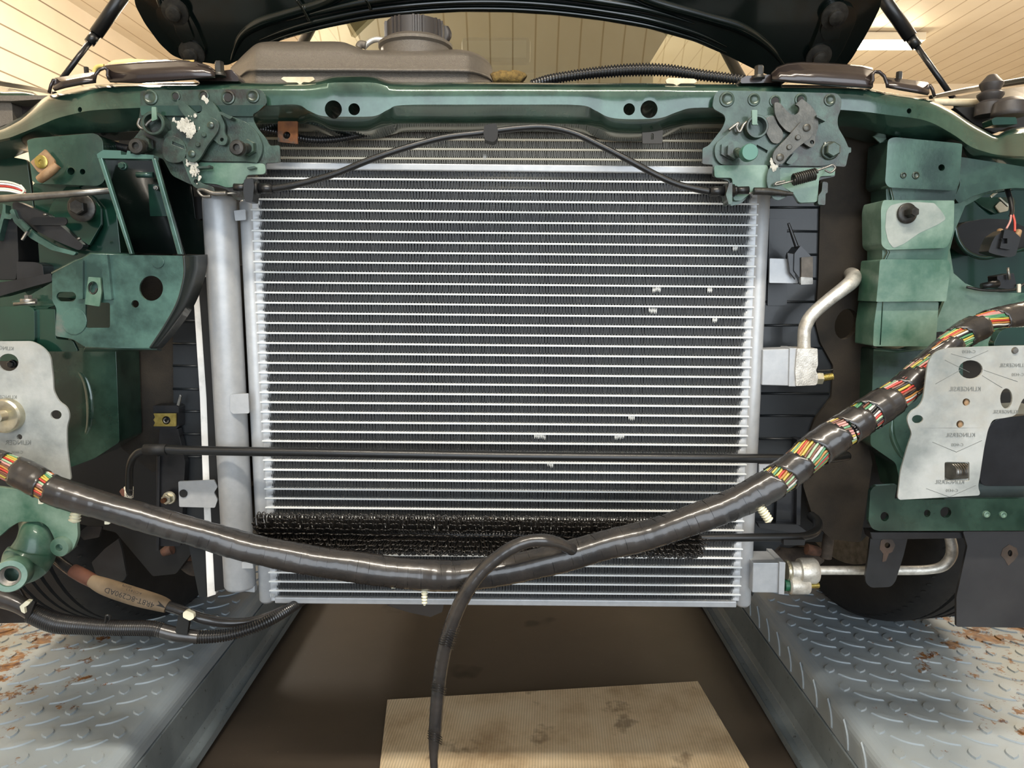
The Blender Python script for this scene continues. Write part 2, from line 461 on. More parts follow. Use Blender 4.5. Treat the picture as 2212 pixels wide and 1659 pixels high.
def ramp(side, xb, hseam, hbot, xfl, label):
    """side -1 left, +1 right; xb = top inner edge, xfl = toe of the floor-side flange"""
    t = thing('lift_ramp', label, 'ramp', 'vehicle lift ramps')
    s = side; xo = s * 1.22; ya, yb = -.4, 4.6; r = .022
    prof = [(xo, RT), (s * (xb + r), RT)]
    for k in range(1, 7):
        a = PI / 2 * k / 6
        prof.append((s * (xb + r - r * math.sin(a)), RT - r + r * math.cos(a)))
    zseam = HC - hseam
    prof.append((s * xb, zseam))
    V = []; F = []
    for y in (ya, yb): V += [Vector((x, y, z)) for x, z in prof]
    n = len(prof)
    F = [(i, i + 1, n + i + 1, n + i) for i in range(n - 1)]
    px_, py_ = .0566, .060
    sgn = s
    for i in range(-1, 13):
        for j in range(0, 42):
            y = .62 + j * py_ + (0 if s < 0 else .01)
            for kind in (0, 1):
                x = xb + .036 + i * px_ + (.5 * px_ if kind else 0)
                yy = y + (.5 * py_ if kind else 0)
                ang = math.radians((32 if kind else 114)) * (-sgn)
                if i < 0:
                    # tread wrapping down the side skirt
                    if kind: cpt = Vector((s * xb - s * .0, yy, RT - .03)); 
                    else: cpt = Vector((s * (xb - .0), yy, RT - .052))
                    if cpt.z < zseam + .006: continue
                    nn = Vector((-s, 0, 0)); u = Vector((0, math.cos(1.1), math.sin(1.1))) if kind else Vector((0, 1, 0))
                    v = nn.cross(u)
                elif x > 1.16: continue
                else:
                    cpt = Vector((s * x, yy, RT)); nn = Vector((0, 0, 1))
                    u = Vector((math.cos(ang), math.sin(ang), 0)); v = nn.cross(u)
                a, b = lens(cpt, u, v, nn, .049 if kind else .031, .0125 if kind else .019, .0024)
                o = len(V); V += a; F += [tuple(o + q for q in f) for f in b]
    o = mesh_obj('tread_plate', V, F, rm.m, t)
    # channel under the tread plate
    zb = HC - hbot
    pf = [(xb - .003, zseam - .002), (xb - .003, zb + .02), (xb - .008, zb + .006), (xb - .02, zb), (xfl + .004, zb), (xfl, zb + .006), (xfl, zb - .012), (xb + .05, zb - .012), (xb + .05, zseam - .002)]
    V = [Vector((s * x, y, z)) for y in (ya, yb) for x, z in pf]; n = len(pf)
    F = [(i, (i + 1) % n, n + (i + 1) % n, n + i) for i in range(n)] + [tuple(range(n)), tuple(range(n, 2 * n))]
    mesh_obj('side_channel', V, F, chan.m, t, bevel=.002)
    V = [Vector(v) for v in ((xo, ya, RT), (xo, yb, RT), (xo, yb, .0), (xo, ya, .0))]
    mesh_obj('outer_skirt', V, [(0, 1, 2, 3)], rm.m, t, solid=.004)
chan = NT('channel_grey_paint')
cc = chan.ramp(chan.noise(6, 6, .6), [(.3, lin('#5f686c')), (.7, lin('#7f898d'))])
cc = chan.mix(chan.ramp(chan.noise(90, 5, .7), [(.62, B0), (.70, B1)]), cc, lin('#2a2826'))
chan.bump(chan.noise(90, 5), .2); chan.set(cc, .5)
ramp(-1, .585, .736, .835, .56, 'left diamond-plate lift ramp with rust patches along its outer side')
ramp(1, .55, .757, .845, .512, 'right diamond-plate lift ramp under the wheel beside the black mudguard plate')

# cardboard on the floor
cb = NT('cardboard')
w = cb.n.new('ShaderNodeTexWave'); w.inputs['Scale'].default_value = 60; w.bands_direction = 'X'
mp = cb.n.new('ShaderNodeMapping'); mp.inputs['Rotation'].default_value = (0, 0, .06); cb.l.new(cb.coord(), mp.inputs[0]); cb.l.new(mp.outputs[0], w.inputs['Vector'])
c = cb.ramp(cb.noise(7, 6, .65), [(.30, lin('#b59b77')), (.50, lin('#dcc5a0')), (.75, lin('#ecdab9'))])
c = cb.mix(cb.math('MULTIPLY', w.outputs['Fac'], .28), c, lin('#6c553b'))
c = cb.mix(cb.ramp(cb.noise(11, 4, .6), [(.60, B0), (.68, (.6, .6, .6, 1))]), c, lin('#5f4a33'))
cb.bump(w.outputs['Fac'], .3, .002); cb.set(c, .8)
q = [PZ(837, 1515, .003), PZ(1507, 1475, .003), PZ(1700, 1800, .003), PZ(805, 1800, .003)]
tag(mesh_obj('cardboard_sheet', q + [v + Vector((0, 0, .004)) for v in q],
    [(0, 1, 2, 3), (4, 5, 6, 7), (0, 1, 5, 4), (1, 2, 6, 5), (2, 3, 7, 6), (3, 0, 4, 7)], cb.m),
    'stained brown corrugated cardboard sheet lying on the floor between the ramps', 'cardboard')

# ---------------------------------------------------------------- condenser
YC = .95
con = thing('condenser', 'silver aluminium air conditioning condenser with receiver bottle on its left', 'condenser')
rot = math.radians(-0.55)
def CPt(x, y, z):
    """condenser-plane coordinates (slightly tilted in its mounts)"""
    dx = x + .01; 
    return Vector((dx * math.cos(rot) - (z - .8) * math.sin(rot) * 0 - .01, y, z + dx * math.sin(rot)))
XL, XR = -.331, .3135
zt = P(1050, 363, YC).z; zb = P(1050, 1301, YC).z
ztop_tube = P(1050, 390, YC).z; zbot_tube = P(1050, 1281, YC).z
NT_ = 43; dz = (ztop_tube - zbot_tube) / (NT_ - 1)
D0, D1 = YC, YC + .018
# one serpentine fin strip, shared by every row
def fin_mesh(name, x0, x1, h, per, th, y0, y1, jitter, mat):
    path = []; k = 0; x = x0; R = random.Random(3)
    hh = h / 2 * .985
    while x < x1:
        for fx, fz in ((.03, -.62), (.03, .62), (.12, .93), (.25, 1), (.38, .93), (.47, .62), (.53, -.62), (.62, -.93), (.75, -1), (.88, -.93)):
            path.append((x + per * fx, hh * fz))
        x += per * (1 + jitter * (R.random() - .5))
    V = []; F = []
    n = len(path)
    for i, (a, b) in enumerate(path):
        pa = path[max(i - 1, 0)]; pb = path[min(i + 1, n - 1)]
        tx, tz = pb[0] - pa[0], pb[1] - pa[1]; L = math.hypot(tx, tz) or 1
        nx, nz = -tz / L * th / 2, tx / L * th / 2
        for y in (y0, y1):
            V += [(a + nx, y, b + nz), (a - nx, y, b - nz)]
    for i in range(n - 1):
        o = 4 * i
        F += [(o, o + 1, o + 5, o + 4), (o + 1, o + 3, o + 7, o + 5), (o, o + 4, o + 6, o + 2)]
    me = bpy.data.meshes.new(name); me.from_pydata(V, [], F); me.materials.append(mat)
    return me
fin_me = fin_mesh('condenser_fin', XL, XR, dz - .0027, .0039, .0007, D0 + .0022, D1 - .001, .12, M['alu_fin'])
tube_me = None
for i in range(NT_):
    z = ztop_tube - dz * i
    if tube_me is None:
        o = box('flat_tube', (XL - .02, D0 - .0005, -.00125), (XR + .02, D1, .00125), M['alu_tube'], con, bevel=.0009)
        tube_me = o
    else:
        o = tube_me.copy(); COL.objects.link(o); o.parent = con
    o.location = (0, 0, z); o.rotation_euler = (0, -rot, 0)
for i in range(NT_ + 1):
    z = ztop_tube - dz * (i - .5)
    o = bpy.data.objects.new('fin_strip', fin_me); COL.objects.link(o); o.parent = con
    o.location = (0.0006 * math.sin(i * 2.3), 0, z); o.rotation_euler = (0, -rot, 0)
o = box('top_rail', (XL - .004, D0 - .003, -.0045), (XR + .005, D1, .0045), M['alu'], con, bevel=.0015)
o.location = (0, 0, ztop_tube + dz + .002); o.rotation_euler = (0, -rot, 0)
o = box('bottom_rail', (XL - .002, D0 - .003, -.0045), (XR + .002, D1, .0045), M['alu'], con, bevel=.0015)
o.location = (0, 0, zbot_tube - dz + .0005); o.rotation_euler = (0, -rot, 0)
# header tanks with the scalloped weld seam on their inner side
def header(xc, r, ztop, zbot, inner, name='header_tank'):
    o = tube(name, [(xc, YC + .009, zbot), (xc, YC + .009, zbot + .004), (xc, YC + .009, (ztop + zbot) / 2), (xc, YC + .009, ztop - .004), (xc, YC + .009, ztop)],
             [r * .75, r, r, r, r * .75], M['alu'], con, seg=24, lin=True)
    V = []; F = []; zz = zbot_tube - dz * .9; k = 0
    rows = []
    steps = int((min(ztop, ztop_tube + dz) - zz) / (dz / 8))
    for k in range(steps):
        z = zz + k * dz / 8
        ph = ((z - (zbot_tube)) / dz) % 1.0
        w = .010 + .005 * abs(math.cos(PI * ph))
        rows.append((z, w))
    for z, w in rows:
        V += [(xc + inner * r * .6, YC + .001, z), (xc + inner * (r * .6 + w * .6), YC - .001 + .002, z), (xc + inner * (r * .6 + w), YC + .006, z), (xc + inner * (r * .6 + w), YC + .014, z), (xc + inner * r * .6, YC + .018, z)]
    for i in range(len(rows) - 1):
        for j in range(4):
            a = i * 5 + j; F.append((a, a + 1, a + 6, a + 5))
    s_ = mesh_obj('weld_seam', V, F, M['alu'], o, smooth=True)
    return o
hx_l, hx_r = P(540, 440, YC).x, P(1650, 440, YC).x
hx_l = (hx_l + P(565, 1290, YC).x) / 2; hx_r = (hx_r + P(1608, 1290, YC).x) / 2
header(hx_l, .0112, P(530, 430, YC).z, P(565, 1305, YC).z, 1)
header(hx_r, .0112, P(1650, 405, YC).z, P(1608, 1313, YC).z, -1)
rx = (P(482, 440, YC).x + P(512, 1270, YC).x) / 2
zr0, zr1 = P(482, 426, YC).z, P(512, 1272, YC).z
tube('receiver_bottle', [(rx, YC, zr1), (rx, YC, zr1 + .003), (rx, YC, zr1 + .007), (rx, YC, zr0 - .006), (rx, YC, zr0)], [.012, .019, .0212, .0212, .0205], M['alu'], con, seg=36, lin=True)
plate('bottle_bracket', [(497, 852), (536, 850), (538, 893), (503, 894), (497, 888)], YC - .022, .003, M['alu'], con, r=3)
plate('bottle_bracket', [(516, 1216), (545, 1214), (547, 1228), (518, 1228)], YC - .018, .003, M['alu'], con, r=2)
plate('bottle_bracket', [(505, 455), (530, 452), (531, 475), (508, 477)], YC - .012, .003, M['alu'], con, r=2)
plate('foot_plate', [(510, 1268), (550, 1266), (550, 1280), (512, 1276)], YC - .002, .01, M['alu'], con)
tb = plate('mounting_tab', [(385, 1040), (462, 1037), (470, 1052), (462, 1064), (470, 1080), (464, 1097), (387, 1095)], YC, .003, M['alu'], con, r=3)
lathe('tab_hole_rim', P(396, 1066, YC - .001), (0, -1, 0), [(.0055, -.001), (.0055, .0005)], M['black'], tb)
tb = plate('mounting_tab', [(1663, 558), (1722, 560), (1724, 612), (1662, 611)], YC, .003, M['alu'], con, r=2)
plate('mounting_tab', [(440, 535), (460, 535), (460, 600), (440, 598)], YC + .005, .003, M['alu'], con, r=2)
plate('mounting_tab', [(1640, 1003), (1690, 1003), (1690, 1035), (1640, 1035)], YC, .003, M['alu'], con, r=2)
blk = plate('upper_port_block', [(1648, 755), (1722, 753), (1720, 834), (1646, 832)], YC - .004, .03, M['alu'], con, bevel=.001)
plate('port_lip', [(1706, 752), (1722, 752), (1720, 835), (1704, 835)], YC - .007, .034, M['alu'], blk)
blk = plate('lower_port_block', [(1627, 1216), (1693, 1216), (1692, 1281), (1625, 1280)], YC - .016, .045, M['alu'], con, bevel=.001)
plate('port_lip', [(1684, 1214), (1697, 1215), (1694, 1285), (1682, 1284)], YC - .02, .052, M['alu'], blk)
V = []; F = []; R_b = random.Random(4)
for (bx_, by_, nb) in ((1168, 943, 7), (1340, 943, 6), (1190, 1003, 4), (1420, 625, 5), (1535, 625, 3), (1366, 902, 4), (1546, 692, 3), (1590, 535, 3), (1412, 670, 5), (590, 1286, 3), (1049, 340, 2)):
    for k in range(nb):
        c_ = P(bx_ + (k - nb / 2) * 3.6, by_ + R_b.uniform(-2, 2), D0 - .0006); o_ = len(V); h_ = .0042; w_ = .0009
        V += [c_ + Vector((0, 0, h_)), c_ + Vector((w_, -.0008, 0)), c_ + Vector((0, 0, -h_)), c_ + Vector((-w_, .0008, 0)), c_ + Vector((0, .006, 0))]
        F += [(o_, o_ + 1, o_ + 2), (o_, o_ + 2, o_ + 3), (o_ + 1, o_ + 4, o_ + 2), (o_ + 3, o_ + 2, o_ + 4)]
bent = mesh_obj('bent_fins', V, F, M['alu_tube'], con); bent['kind'] = 'stuff'
for hx, zs_ in ((hx_r, (.97, .83, .74, .66, .53)), (hx_l, (.95, .8, .62))):
    pass

# ---------------------------------------------------------------- radiator behind it
rad = thing('radiator', 'engine radiator with beaded tubes standing behind the silver condenser', 'radiator')
YR = 1.0
rzt = P(1050, 268, YR).z; rzb = P(1050, 1296, YR).z
box('radiator_core', (-.345, YR + .012, rzb), (.355, YR + .05, rzt), M['black_matte'], rad)
z0r = P(1050, 281, YR).z; dzr = z0r - P(1050, 302, YR).z
rf = fin_mesh('radiator_fin', -.345, .355, dzr - .0036, .0030, .0006, YR, YR + .013, .25, M['rad_fin'])
first = None
for i in range(-1, 7):
    if i >= 0:
        if first is None:
            o = first = box('flat_tube', (-.35, YR - .001, -.0018), (.36, YR + .014, .0018), M['rad_tube'], rad, bevel=.001)
        else: o = first.copy(); COL.objects.link(o); o.parent = rad
        o.location = (0, 0, z0r - dzr * i); o.rotation_euler = (0, -rot * .6, 0)
    f = bpy.data.objects.new('fin_strip', rf); COL.objects.link(f); f.parent = rad
    f.location = (0, 0, z0r - dzr * (i + .5)); f.rotation_euler = (0, -rot * .6, 0)
# side tanks with horizontal ribs
def side_tank(outline, ribs, Y):
    t_ = plate('side_tank', outline, Y, .04, M['tank_black'], rad, r=3, bevel=.003)
    for (xa, ya, xb_, yb_) in ribs:
        ptube('tank_rib', [(xa, ya), (xb_, yb_)], Y - .001, 2.6, M['tank_black'], t_, seg=8)
yt = YR + .005
side_tank([(372, 600), (432, 600), (440, 1000), (446, 1290), (430, 1290), (400, 1140), (376, 1000)],
          [(374, y, 434 + (y - 640) * .03, y + 1) for y in (692, 742, 790, 840, 888, 937, 986)], yt)
side_tank([(1625, 405), (1772, 405), (1765, 600), (1758, 690), (1768, 740), (1796, 790), (1796, 850), (1762, 905), (1735, 985), (1728, 1140), (1660, 1200), (1625, 1290)],
          [(1650, 448, 1770, 448), (1650, 498, 1766, 500), (1650, 551, 1765, 550), (1650, 603, 1765, 602), (1640, 652, 1760, 652), (1640, 703, 1760, 702), (1640, 752, 1782, 752), (1640, 850, 1790, 850), (1640, 898, 1760, 898), (1640, 948, 1742, 948), (1630, 1000, 1735, 1000)], yt)
plate('tank_step', [(1662, 472), (1700, 472), (1700, 660), (1658, 660)], yt - .004, .006, M['tank_black'], rad, r=2)
plate('edge_strip', [(418, 640), (430, 636), (447, 860), (456, 1085), (466, 1284), (448, 1290), (440, 1090), (432, 860)], YC + .03, .01, M['white'], rad, r=1)
plate('foam_seal', [(428, 600), (452, 600), (466, 860), (474, 1085), (484, 1272), (464, 1278), (454, 1080), (446, 860)], YC + .024, .02, M['black_matte'], rad, r=1)
plate('foam_seal', [(416, 425), (446, 425), (446, 470), (425, 475), (417, 460)], YC + .01, .02, M['black_matte'], rad, r=1)
# brown-black foam baffles either side
bf = tag(plate('air_baffle', [(1772, 280), (1880, 285), (1905, 300), (1900, 360), (1890, 450), (1893, 560), (1888, 700), (1880, 800), (1875, 960), (1885, 1000), (1870, 1100), (1858, 1172), (1795, 1165), (1760, 1130), (1735, 1050), (1740, 960), (1760, 905), (1796, 860), (1800, 790), (1772, 740), (1762, 700), (1768, 600), (1772, 440)],
    YR, .012, M['foam'], holes=[circ(1828, 700, 24, 34, rot=.3)], r=5, bevel=.002),
    'brown-black foam air baffle with an oval hole right of the radiator', 'baffle')
tag(plate('air_baffle', [(268, 430), (372, 430), (375, 740), (378, 960), (370, 1000), (330, 1020), (262, 968), (258, 900)], YR + .02, .012, M['foam'], r=4, bevel=.002),
    'dark foam air baffle left of the radiator below the green lamp bracket', 'baffle')
# ---------------------------------------------------------------- upper crossmember
st = [ # px, top, front-edge, face-top, ridge, bottom
 (-60, 290, 297, 303, 318, 345), (0, 274, 281, 289, 304, 318), (24, 261, 270, 280, 298, 312), (45, 250, 259, 270, 290, 308), (70, 230, 240, 254, 280, 300), (98, 208, 218, 236, 268, 297), (122, 200, 210, 226, 258, 294), (160, 190, 199, 214, 248, 291),
 (203, 182, 191, 205, 240, 288), (300, 178, 186, 200, 235, 284), (420, 177, 185, 198, 232, 272), (570, 177, 185, 197, 230, 268), (640, 176, 185, 197, 228, 268), (665, 175, 184, 197, 240, 269), (690, 172, 181, 195, 251, 275), (715, 165, 176, 192, 254, 282),
 (745, 163, 175, 191, 254, 284), (790, 163, 175, 191, 254, 284), (815, 166, 177, 192, 251, 279), (840, 174, 184, 196, 238, 272), (870, 176, 186, 198, 229, 268), (1000, 176, 186, 198, 228, 268), (1120, 177, 186, 198, 228, 267), (1250, 178, 187, 198, 229, 270),
 (1285, 178, 187, 198, 240, 276), (1312, 178, 187, 198, 254, 285), (1345, 178, 187, 198, 259, 289), (1395, 178, 187, 198, 259, 289), (1430, 179, 187, 198, 256, 284), (1465, 179, 188, 199, 243, 275), (1500, 180, 188, 200, 235, 269),
 (1600, 181, 189, 200, 235, 268), (1750, 182, 190, 201, 236, 270), (1852, 185, 192, 206, 242, 277), (1917, 199, 205, 218, 250, 292), (1998, 211, 217, 232, 262, 303), (2055, 236, 242, 256, 290, 312), (2096, 263, 269, 284, 318, 344), (2129, 281, 287, 302, 330, 350), (2153, 291, 297, 308, 336, 354), (2178, 279, 289, 303, 338, 357), (2212, 272, 284, 300, 340, 361), (2280, 272, 284, 300, 346, 370)]
def yoff(px):
    d = max(0, abs(px - 1106) - 780) / 330.0
    return .07 * d * d
sm = catmull([list(map(float, s)) for s in st], 5)
prof_y = [.975, .918, .903, .8985, .900, .936, .978]
V = []; F = []
rows = []
for s in sm:
    x = s[0]; yo = yoff(x); t0, t1, t2, rd, bt = s[1:]
    pts = [P(x, t0 + 1, .965 + yo), P(x, t0 + (t1 - t0) * .25, .925 + yo), P(x, t1 - 1, .908 + yo), P(x, t1 + 3, .9015 + yo), P(x, t2, .9 + yo), P(x, (t2 + rd) / 2, .9 + yo), P(x, rd - 2, .9 + yo),
           P(x, rd + 3, .904 + yo), P(x, rd + (bt - rd) * .5, .918 + yo), P(x, bt - 2, .931 + yo), P(x, bt, .938 + yo)]
    a = pts[0]; b = pts[-1]
    pts += [Vector((b.x, .985 + yo, b.z)), Vector((a.x, .985 + yo, a.z - .003))]
    rows.append(pts)
n = len(rows[0])
for r_ in rows: V += r_
for i in range(len(rows) - 1):
    for k in range(n):
        a, b = i * n + k, i * n + (k + 1) % n
        F.append((a, b, b + n, a + n))
F += [tuple(range(n)), tuple((len(rows) - 1) * n + k for k in range(n))]
xm = thing('crossmember', 'green upper crossmember spanning the car above the silver condenser', 'crossmember')
beam = mesh_obj('pressed_beam', V, F, M['green'], xm, smooth=True)
def bore(px, py, r, ry=None):
    cyl = lathe('bore', P(px, py, .88), (0, 1, 0), [(r * mpp(px, py, .9), 0), (r * mpp(px, py, .9), .16)], None, None, seg=28, smooth=False)
    return cyl
cuts = [bore(711, 227, 18.5), bore(757, 227, 12.5), bore(1365, 227, 12.5), bore(1409, 227, 18.5), bore(134, 221, 5.5), bore(1988, 229, 5.5)]
for c in cuts:
    m = beam.modifiers.new('b', 'BOOLEAN'); m.object = c; m.operation = 'DIFFERENCE'; m.solver = 'EXACT'
dg = bpy.context.evaluated_depsgraph_get()
me = bpy.data.meshes.new_from_object(beam.evaluated_get(dg)); beam.modifiers.clear()
beam.data = me
for c in cuts: bpy.data.objects.remove(c)
beam.data.materials.clear(); beam.data.materials.append(M['green'])
for p_ in beam.data.polygons: p_.use_smooth = True
mm = beam.modifiers.new('es', 'EDGE_SPLIT'); mm.split_angle = math.radians(45)
tag(plate('bore_shade_sheet', [(560, 184), (1640, 184), (1640, 330), (560, 330)], 1.06, .02, M['black_matte'], None), 'added black cowl top seen through the crossmember holes', 'backing')  # sheet added behind the bores so that they read dark
# small brackets on the underside / top of the beam
g = zs(480, 0, 3.53)
def clipthing(name, label, cat, pts, Y, th, mat, holes=(), r=2, group=None):
    return tag(plate(name, pts, Y, th, mat, None, holes=holes, r=r), label, cat, group)
clipthing('hanger_tab', 'rusty tab with a round hole hanging under the crossmember left of centre', 'bracket', [(600, 262), (643, 262), (643, 311), (600, 306)], .925, .003, M['rust'], [circ(619, 292, 8)])
clipthing('hanger_tab', 'dull brown slotted tab hanging under the crossmember right of centre', 'bracket', [(1387, 280), (1432, 280), (1431, 310), (1388, 310)],   .93, .003, simple('dull_brown_tab', '#4a443c', .5, .3), [slot(1409, 295, 3, 7)])
clipthing('spring_nut', 'cream-tarnished clip nut on the crossmember top in front of the tank', 'clip', [(607, 170), (612, 166), (676, 166), (680, 172), (668, 178), (655, 177), (648, 184), (642, 178), (620, 178)], .915, .004, M['tarnish'])
clipthing('spring_nut', 'pale clip nut on the crossmember top below the corrugated hose', 'clip', [(1438, 173), (1444, 168), (1500, 170), (1506, 176), (1500, 180), (1470, 180), (1462, 185), (1455, 181), (1440, 180)], .915, .004, M['tarnish'])
tag(tube('sponge_pad', PL([(1064, 172), (1078, 167), (1105, 166), (1122, 167), (1130, 174)], 1.02), .008, mottled('ochre_sponge', '#4a3a1c', '#7d6634', 200, .9, 0, 0, .3, .7, 1, 500), wob=.4),
    'small ochre foam pad beside the expansion tank on the crossmember', 'foam pad')

# ---------------------------------------------------------------- latch assemblies
def grease_blobs(parent, pts, Y, rng, seed, rmax=4):
    R = random.Random(seed); V = []; F = []
    for _ in range(rng):
        a, b = R.choice(list(zip(pts, pts[1:]))); t = R.random()
        cx = a[0] + (b[0] - a[0]) * t + R.gauss(0, a[2]); cy = a[1] + (b[1] - a[1]) * t + R.gauss(0, a[2])
        rr = R.uniform(.8, rmax) * 1.25; k = R.randint(5, 8); o = len(V)
        V.append(P(cx, cy, Y) - Vector((0, .0007, 0)))
        for j in range(k):
            q = rr * R.uniform(.5, 1.2); V.append(P(cx + q * math.cos(2 * PI * j / k), cy + 1.5 * q * math.sin(2 * PI * j / k), Y))
        F += [(o, o + 1 + j, o + 1 + (j + 1) % k) for j in range(k)]
    o = mesh_obj('grease_smear', V, F, M['grease'], parent, smooth=True); o['kind'] = 'stuff'; return o
def weld_ring(parent, px, py, Y, r, hole=0, mat=None):
    m = mpp(px, py, Y)
    o = lathe('spot_weld', P(px, py, Y), (0, -1, 0), [(r * m * 1.1, -.001), (r * m * .95, .0013), (r * m * .75, .0016), (r * m * .6, .0006), (r * m * .3, .0002)], mat or M['green_grey'], parent, seg=20)
    if hole: lathe('weld_hole', P(px, py, Y - .0018), (0, -1, 0), [(hole * m, 0), (hole * m, .0004)], M['black_matte'], o)
    return o
Lz = zs(270, 170, 5.924)
YL = .889
L = thing('bonnet_latch', 'left bonnet latch with white grease smears beside the dark lamp bracket', 'latch', None)
plate('mounting_plate', Lz([(190, 150), (1720, 130), (1800, 200), (1812, 350, 30), (1650, 440), (1640, 520), (1700, 640), (1820, 780), (1850, 860), (1980, 850, 5), (1985, 1070, 5), (1800, 1080, 3), (1810, 1225, 3), (1550, 1235, 3), (1540, 1540, 5), (1420, 1560), (1300, 1410), (950, 1345), (850, 1360), (600, 1240), (480, 1010), (300, 1000), (100, 960), (80, 800), (210, 640), (170, 560), (200, 350)]),
      YL, .003, M['green_grey'], L, r=9, holes=[[(270 + x / 5.924, 170 + y / 5.924) for x, y in ((600, 800), (770, 870), (765, 915), (600, 840))]])
plate('upper_flange', Lz([(190, 345, 3), (1790, 335, 3), (1700, 420), (1640, 450), (1640, 480, 3), (205, 470, 3)]), YL - .005, .004, M['green'], L, r=6, bevel=.002)
plate('latch_body', Lz([(1220, 420), (1560, 560), (1700, 700), (1760, 850), (1750, 960), (1690, 1080, 3), (1560, 1060), (1100, 1060), (920, 1040), (700, 1020), (560, 960), (480, 700), (640, 640), (800, 480), (1000, 400)]), YL - .005, .004, M['green_grey'], L, r=10, bevel=.0015)
plate('lower_skirt', Lz([(930, 1070), (1420, 1075), (1790, 1085), (1800, 1220), (1550, 1230), (1530, 1330), (1440, 1380), (1300, 1395), (1180, 1350), (960, 1330), (900, 1200)]), YL - .0035, .003, M['green_pale'], L, r=8)
plate('pressed_arm', Lz([(500, 760), (600, 720), (760, 800), (790, 960), (730, 1070), (580, 1080), (480, 1010), (480, 880)]), YL - .008, .005, M['green_grey'], L, r=12, bevel=.002,
      holes=[[(270 + x / 5.924, 170 + y / 5.924) for x, y in ((605, 800), (760, 865), (765, 905), (600, 840))]])
for (x, y, r_, h) in ((330, 240, 95, 0), (650, 225, 60, 40), (1010, 220, 70, 45), (1320, 240, 90, 52), (1640, 225, 85, 0)):
    weld_ring(L, 270 + x / 5.924, 170 + y / 5.924, YL, r_ / 5.924, h / 5.924)
lathe('guide_ring', P(270 + 445 / 5.924, 170 + 610 / 5.924, YL), (0, -1, 0), [(.0138, 0), (.0138, .016), (.0128, .017), (.0105, .017), (.0105, .004), (.004, .003)], M['green_grey'], L, seg=32)
plate('guide_prong', Lz([(340, 360), (395, 360), (410, 520), (340, 545)]), YL - .018, .003, M['green_pale'], L, r=2)
ptube('wire_hook', Lz([(190, 510), (170, 590), (230, 640), (300, 560), (410, 480)]), YL - .012, 3, M['steel'], L, seg=8)
yc = YL - .012
claw = plate('claw', Lz([(650, 262, 8), (740, 285), (860, 395), (925, 450, 30), (985, 420, 30), (988, 350, 30), (935, 320, 3), (988, 222, 3), (1080, 265), (1170, 350), (1235, 480), (1280, 590), (1270, 690), (1315, 760, 60), (1290, 850, 60), (1210, 850, 50), (1130, 775), (1000, 740), (900, 640), (800, 520), (700, 400)]), yc, .004, M['latch_dark'] if 0 else M['green_grey'], L, r=10,
      holes=[circ(270 + 1240 / 5.924, 170 + 780 / 5.924, 4.2)])
bar = plate('link_bar', Lz([(1010, 540, 60), (1100, 485, 110), (1210, 550, 80), (1190, 680, 60), (1050, 860), (970, 1010, 60), (890, 1080, 80), (790, 1050, 80), (770, 900, 60), (860, 740), (960, 640)]), yc - .004, .004, M['green_grey'], L, r=12)
for (x, y, r_) in ((1100, 597, 42), (1015, 722, 30), (938, 845, 30), (858, 965, 44)):
    lathe('rivet', P(270 + x / 5.924, 170 + y / 5.924, yc - .004), (0, -1, 0), [(r_ / 5.924 * .00057, -.001), (r_ / 5.924 * .00057, .0015), (r_ / 5.924 * .00045, .0022)], M['green_grey'], bar, seg=18)
plate('pawl', Lz([(730, 1040, 3), (790, 1000), (900, 1090), (960, 1330), (1140, 1390, 30), (1150, 1470, 30), (1080, 1490, 8), (860, 1370), (790, 1200)]), yc, .003, M['green_grey'], L, r=8, holes=[circ(270 + 905 / 5.924, 170 + 1312 / 5.924, 4.5)])
plate('stop_tab', Lz([(915, 1120, 2), (1050, 1120), (1085, 1100), (1085, 1140), (920, 1150, 2)]), yc - .004, .01, M['green_grey'], L, r=2)
plate('stop_tab', Lz([(1560, 1135, 2), (1660, 1115, 2), (1665, 1140), (1570, 1165, 2)]), yc, .008, M['green_grey'], L, r=2)
plate('stop_tab', Lz([(1215, 415, 3), (1380, 490, 3), (1340, 520, 3), (1210, 450, 3)]), yc - .006, .012, M['green_grey'], L, r=2)
GZ = 1
grease_blobs(L, [(270 + 720 / 5.924, 170 + 560 / 5.924, 7), (270 + 830 / 5.924, 170 + 640 / 5.924, 8), (270 + 850 / 5.924, 170 + 740 / 5.924, 5)], YL - .0135, 130, 5)
grease_blobs(L, [(270 + 840 / 5.924, 170 + 1050 / 5.924, 6), (270 + 880 / 5.924, 170 + 1130 / 5.924, 5), (270 + 930 / 5.924, 170 + 1290 / 5.924, 2)], YL - .0135, 90, 6, 3)
grease_blobs(L, [(270 + 1000 / 5.924, 170 + 230 / 5.924, 1), (270 + 1060 / 5.924, 170 + 310 / 5.924, 2)], YL - .0125, 22, 8, 3)
def collar_bolt(px, py, ox, oy, Y, r, parent):
    m = mpp(px, py, Y)
    c = P(px, py, Y); c2 = P(px + ox, py + oy, Y + .02)
    rt = lathe('latch_bolt', P(px + ox, py + oy, YL - .0045), (0, -1, 0), [(r * 1.12 * m, -.001), (r * 1.12 * m, .004), (r * .95 * m, .007)], M['green_grey'], parent, seg=6)
    tube('bolt_neck', [c2, c], r * .62 * m, M['bolt_dark'], rt)
    lathe('bolt_head', c + Vector((0, .004, 0)), (0, -1, 0), [(r * m * .8, 0), (r * m, .003), (r * m, .009), (r * m * .85, .0115), (r * m * .45, .0118), (r * m * .4, .008)], M['bolt_dark'], rt, seg=28)
collar_bolt(300, 318, 14, -6, .862, 17.5, L)
collar_bolt(516, 321, 22, -1, .862, 17, L)
R_ = zs(1490, 180, 5.924)
def rz(x, y): return (1490 + x / 5.924, 180 + y / 5.924)
R = thing('bonnet_latch', 'right bonnet latch with a coil spring and dark oiled claw', 'latch')
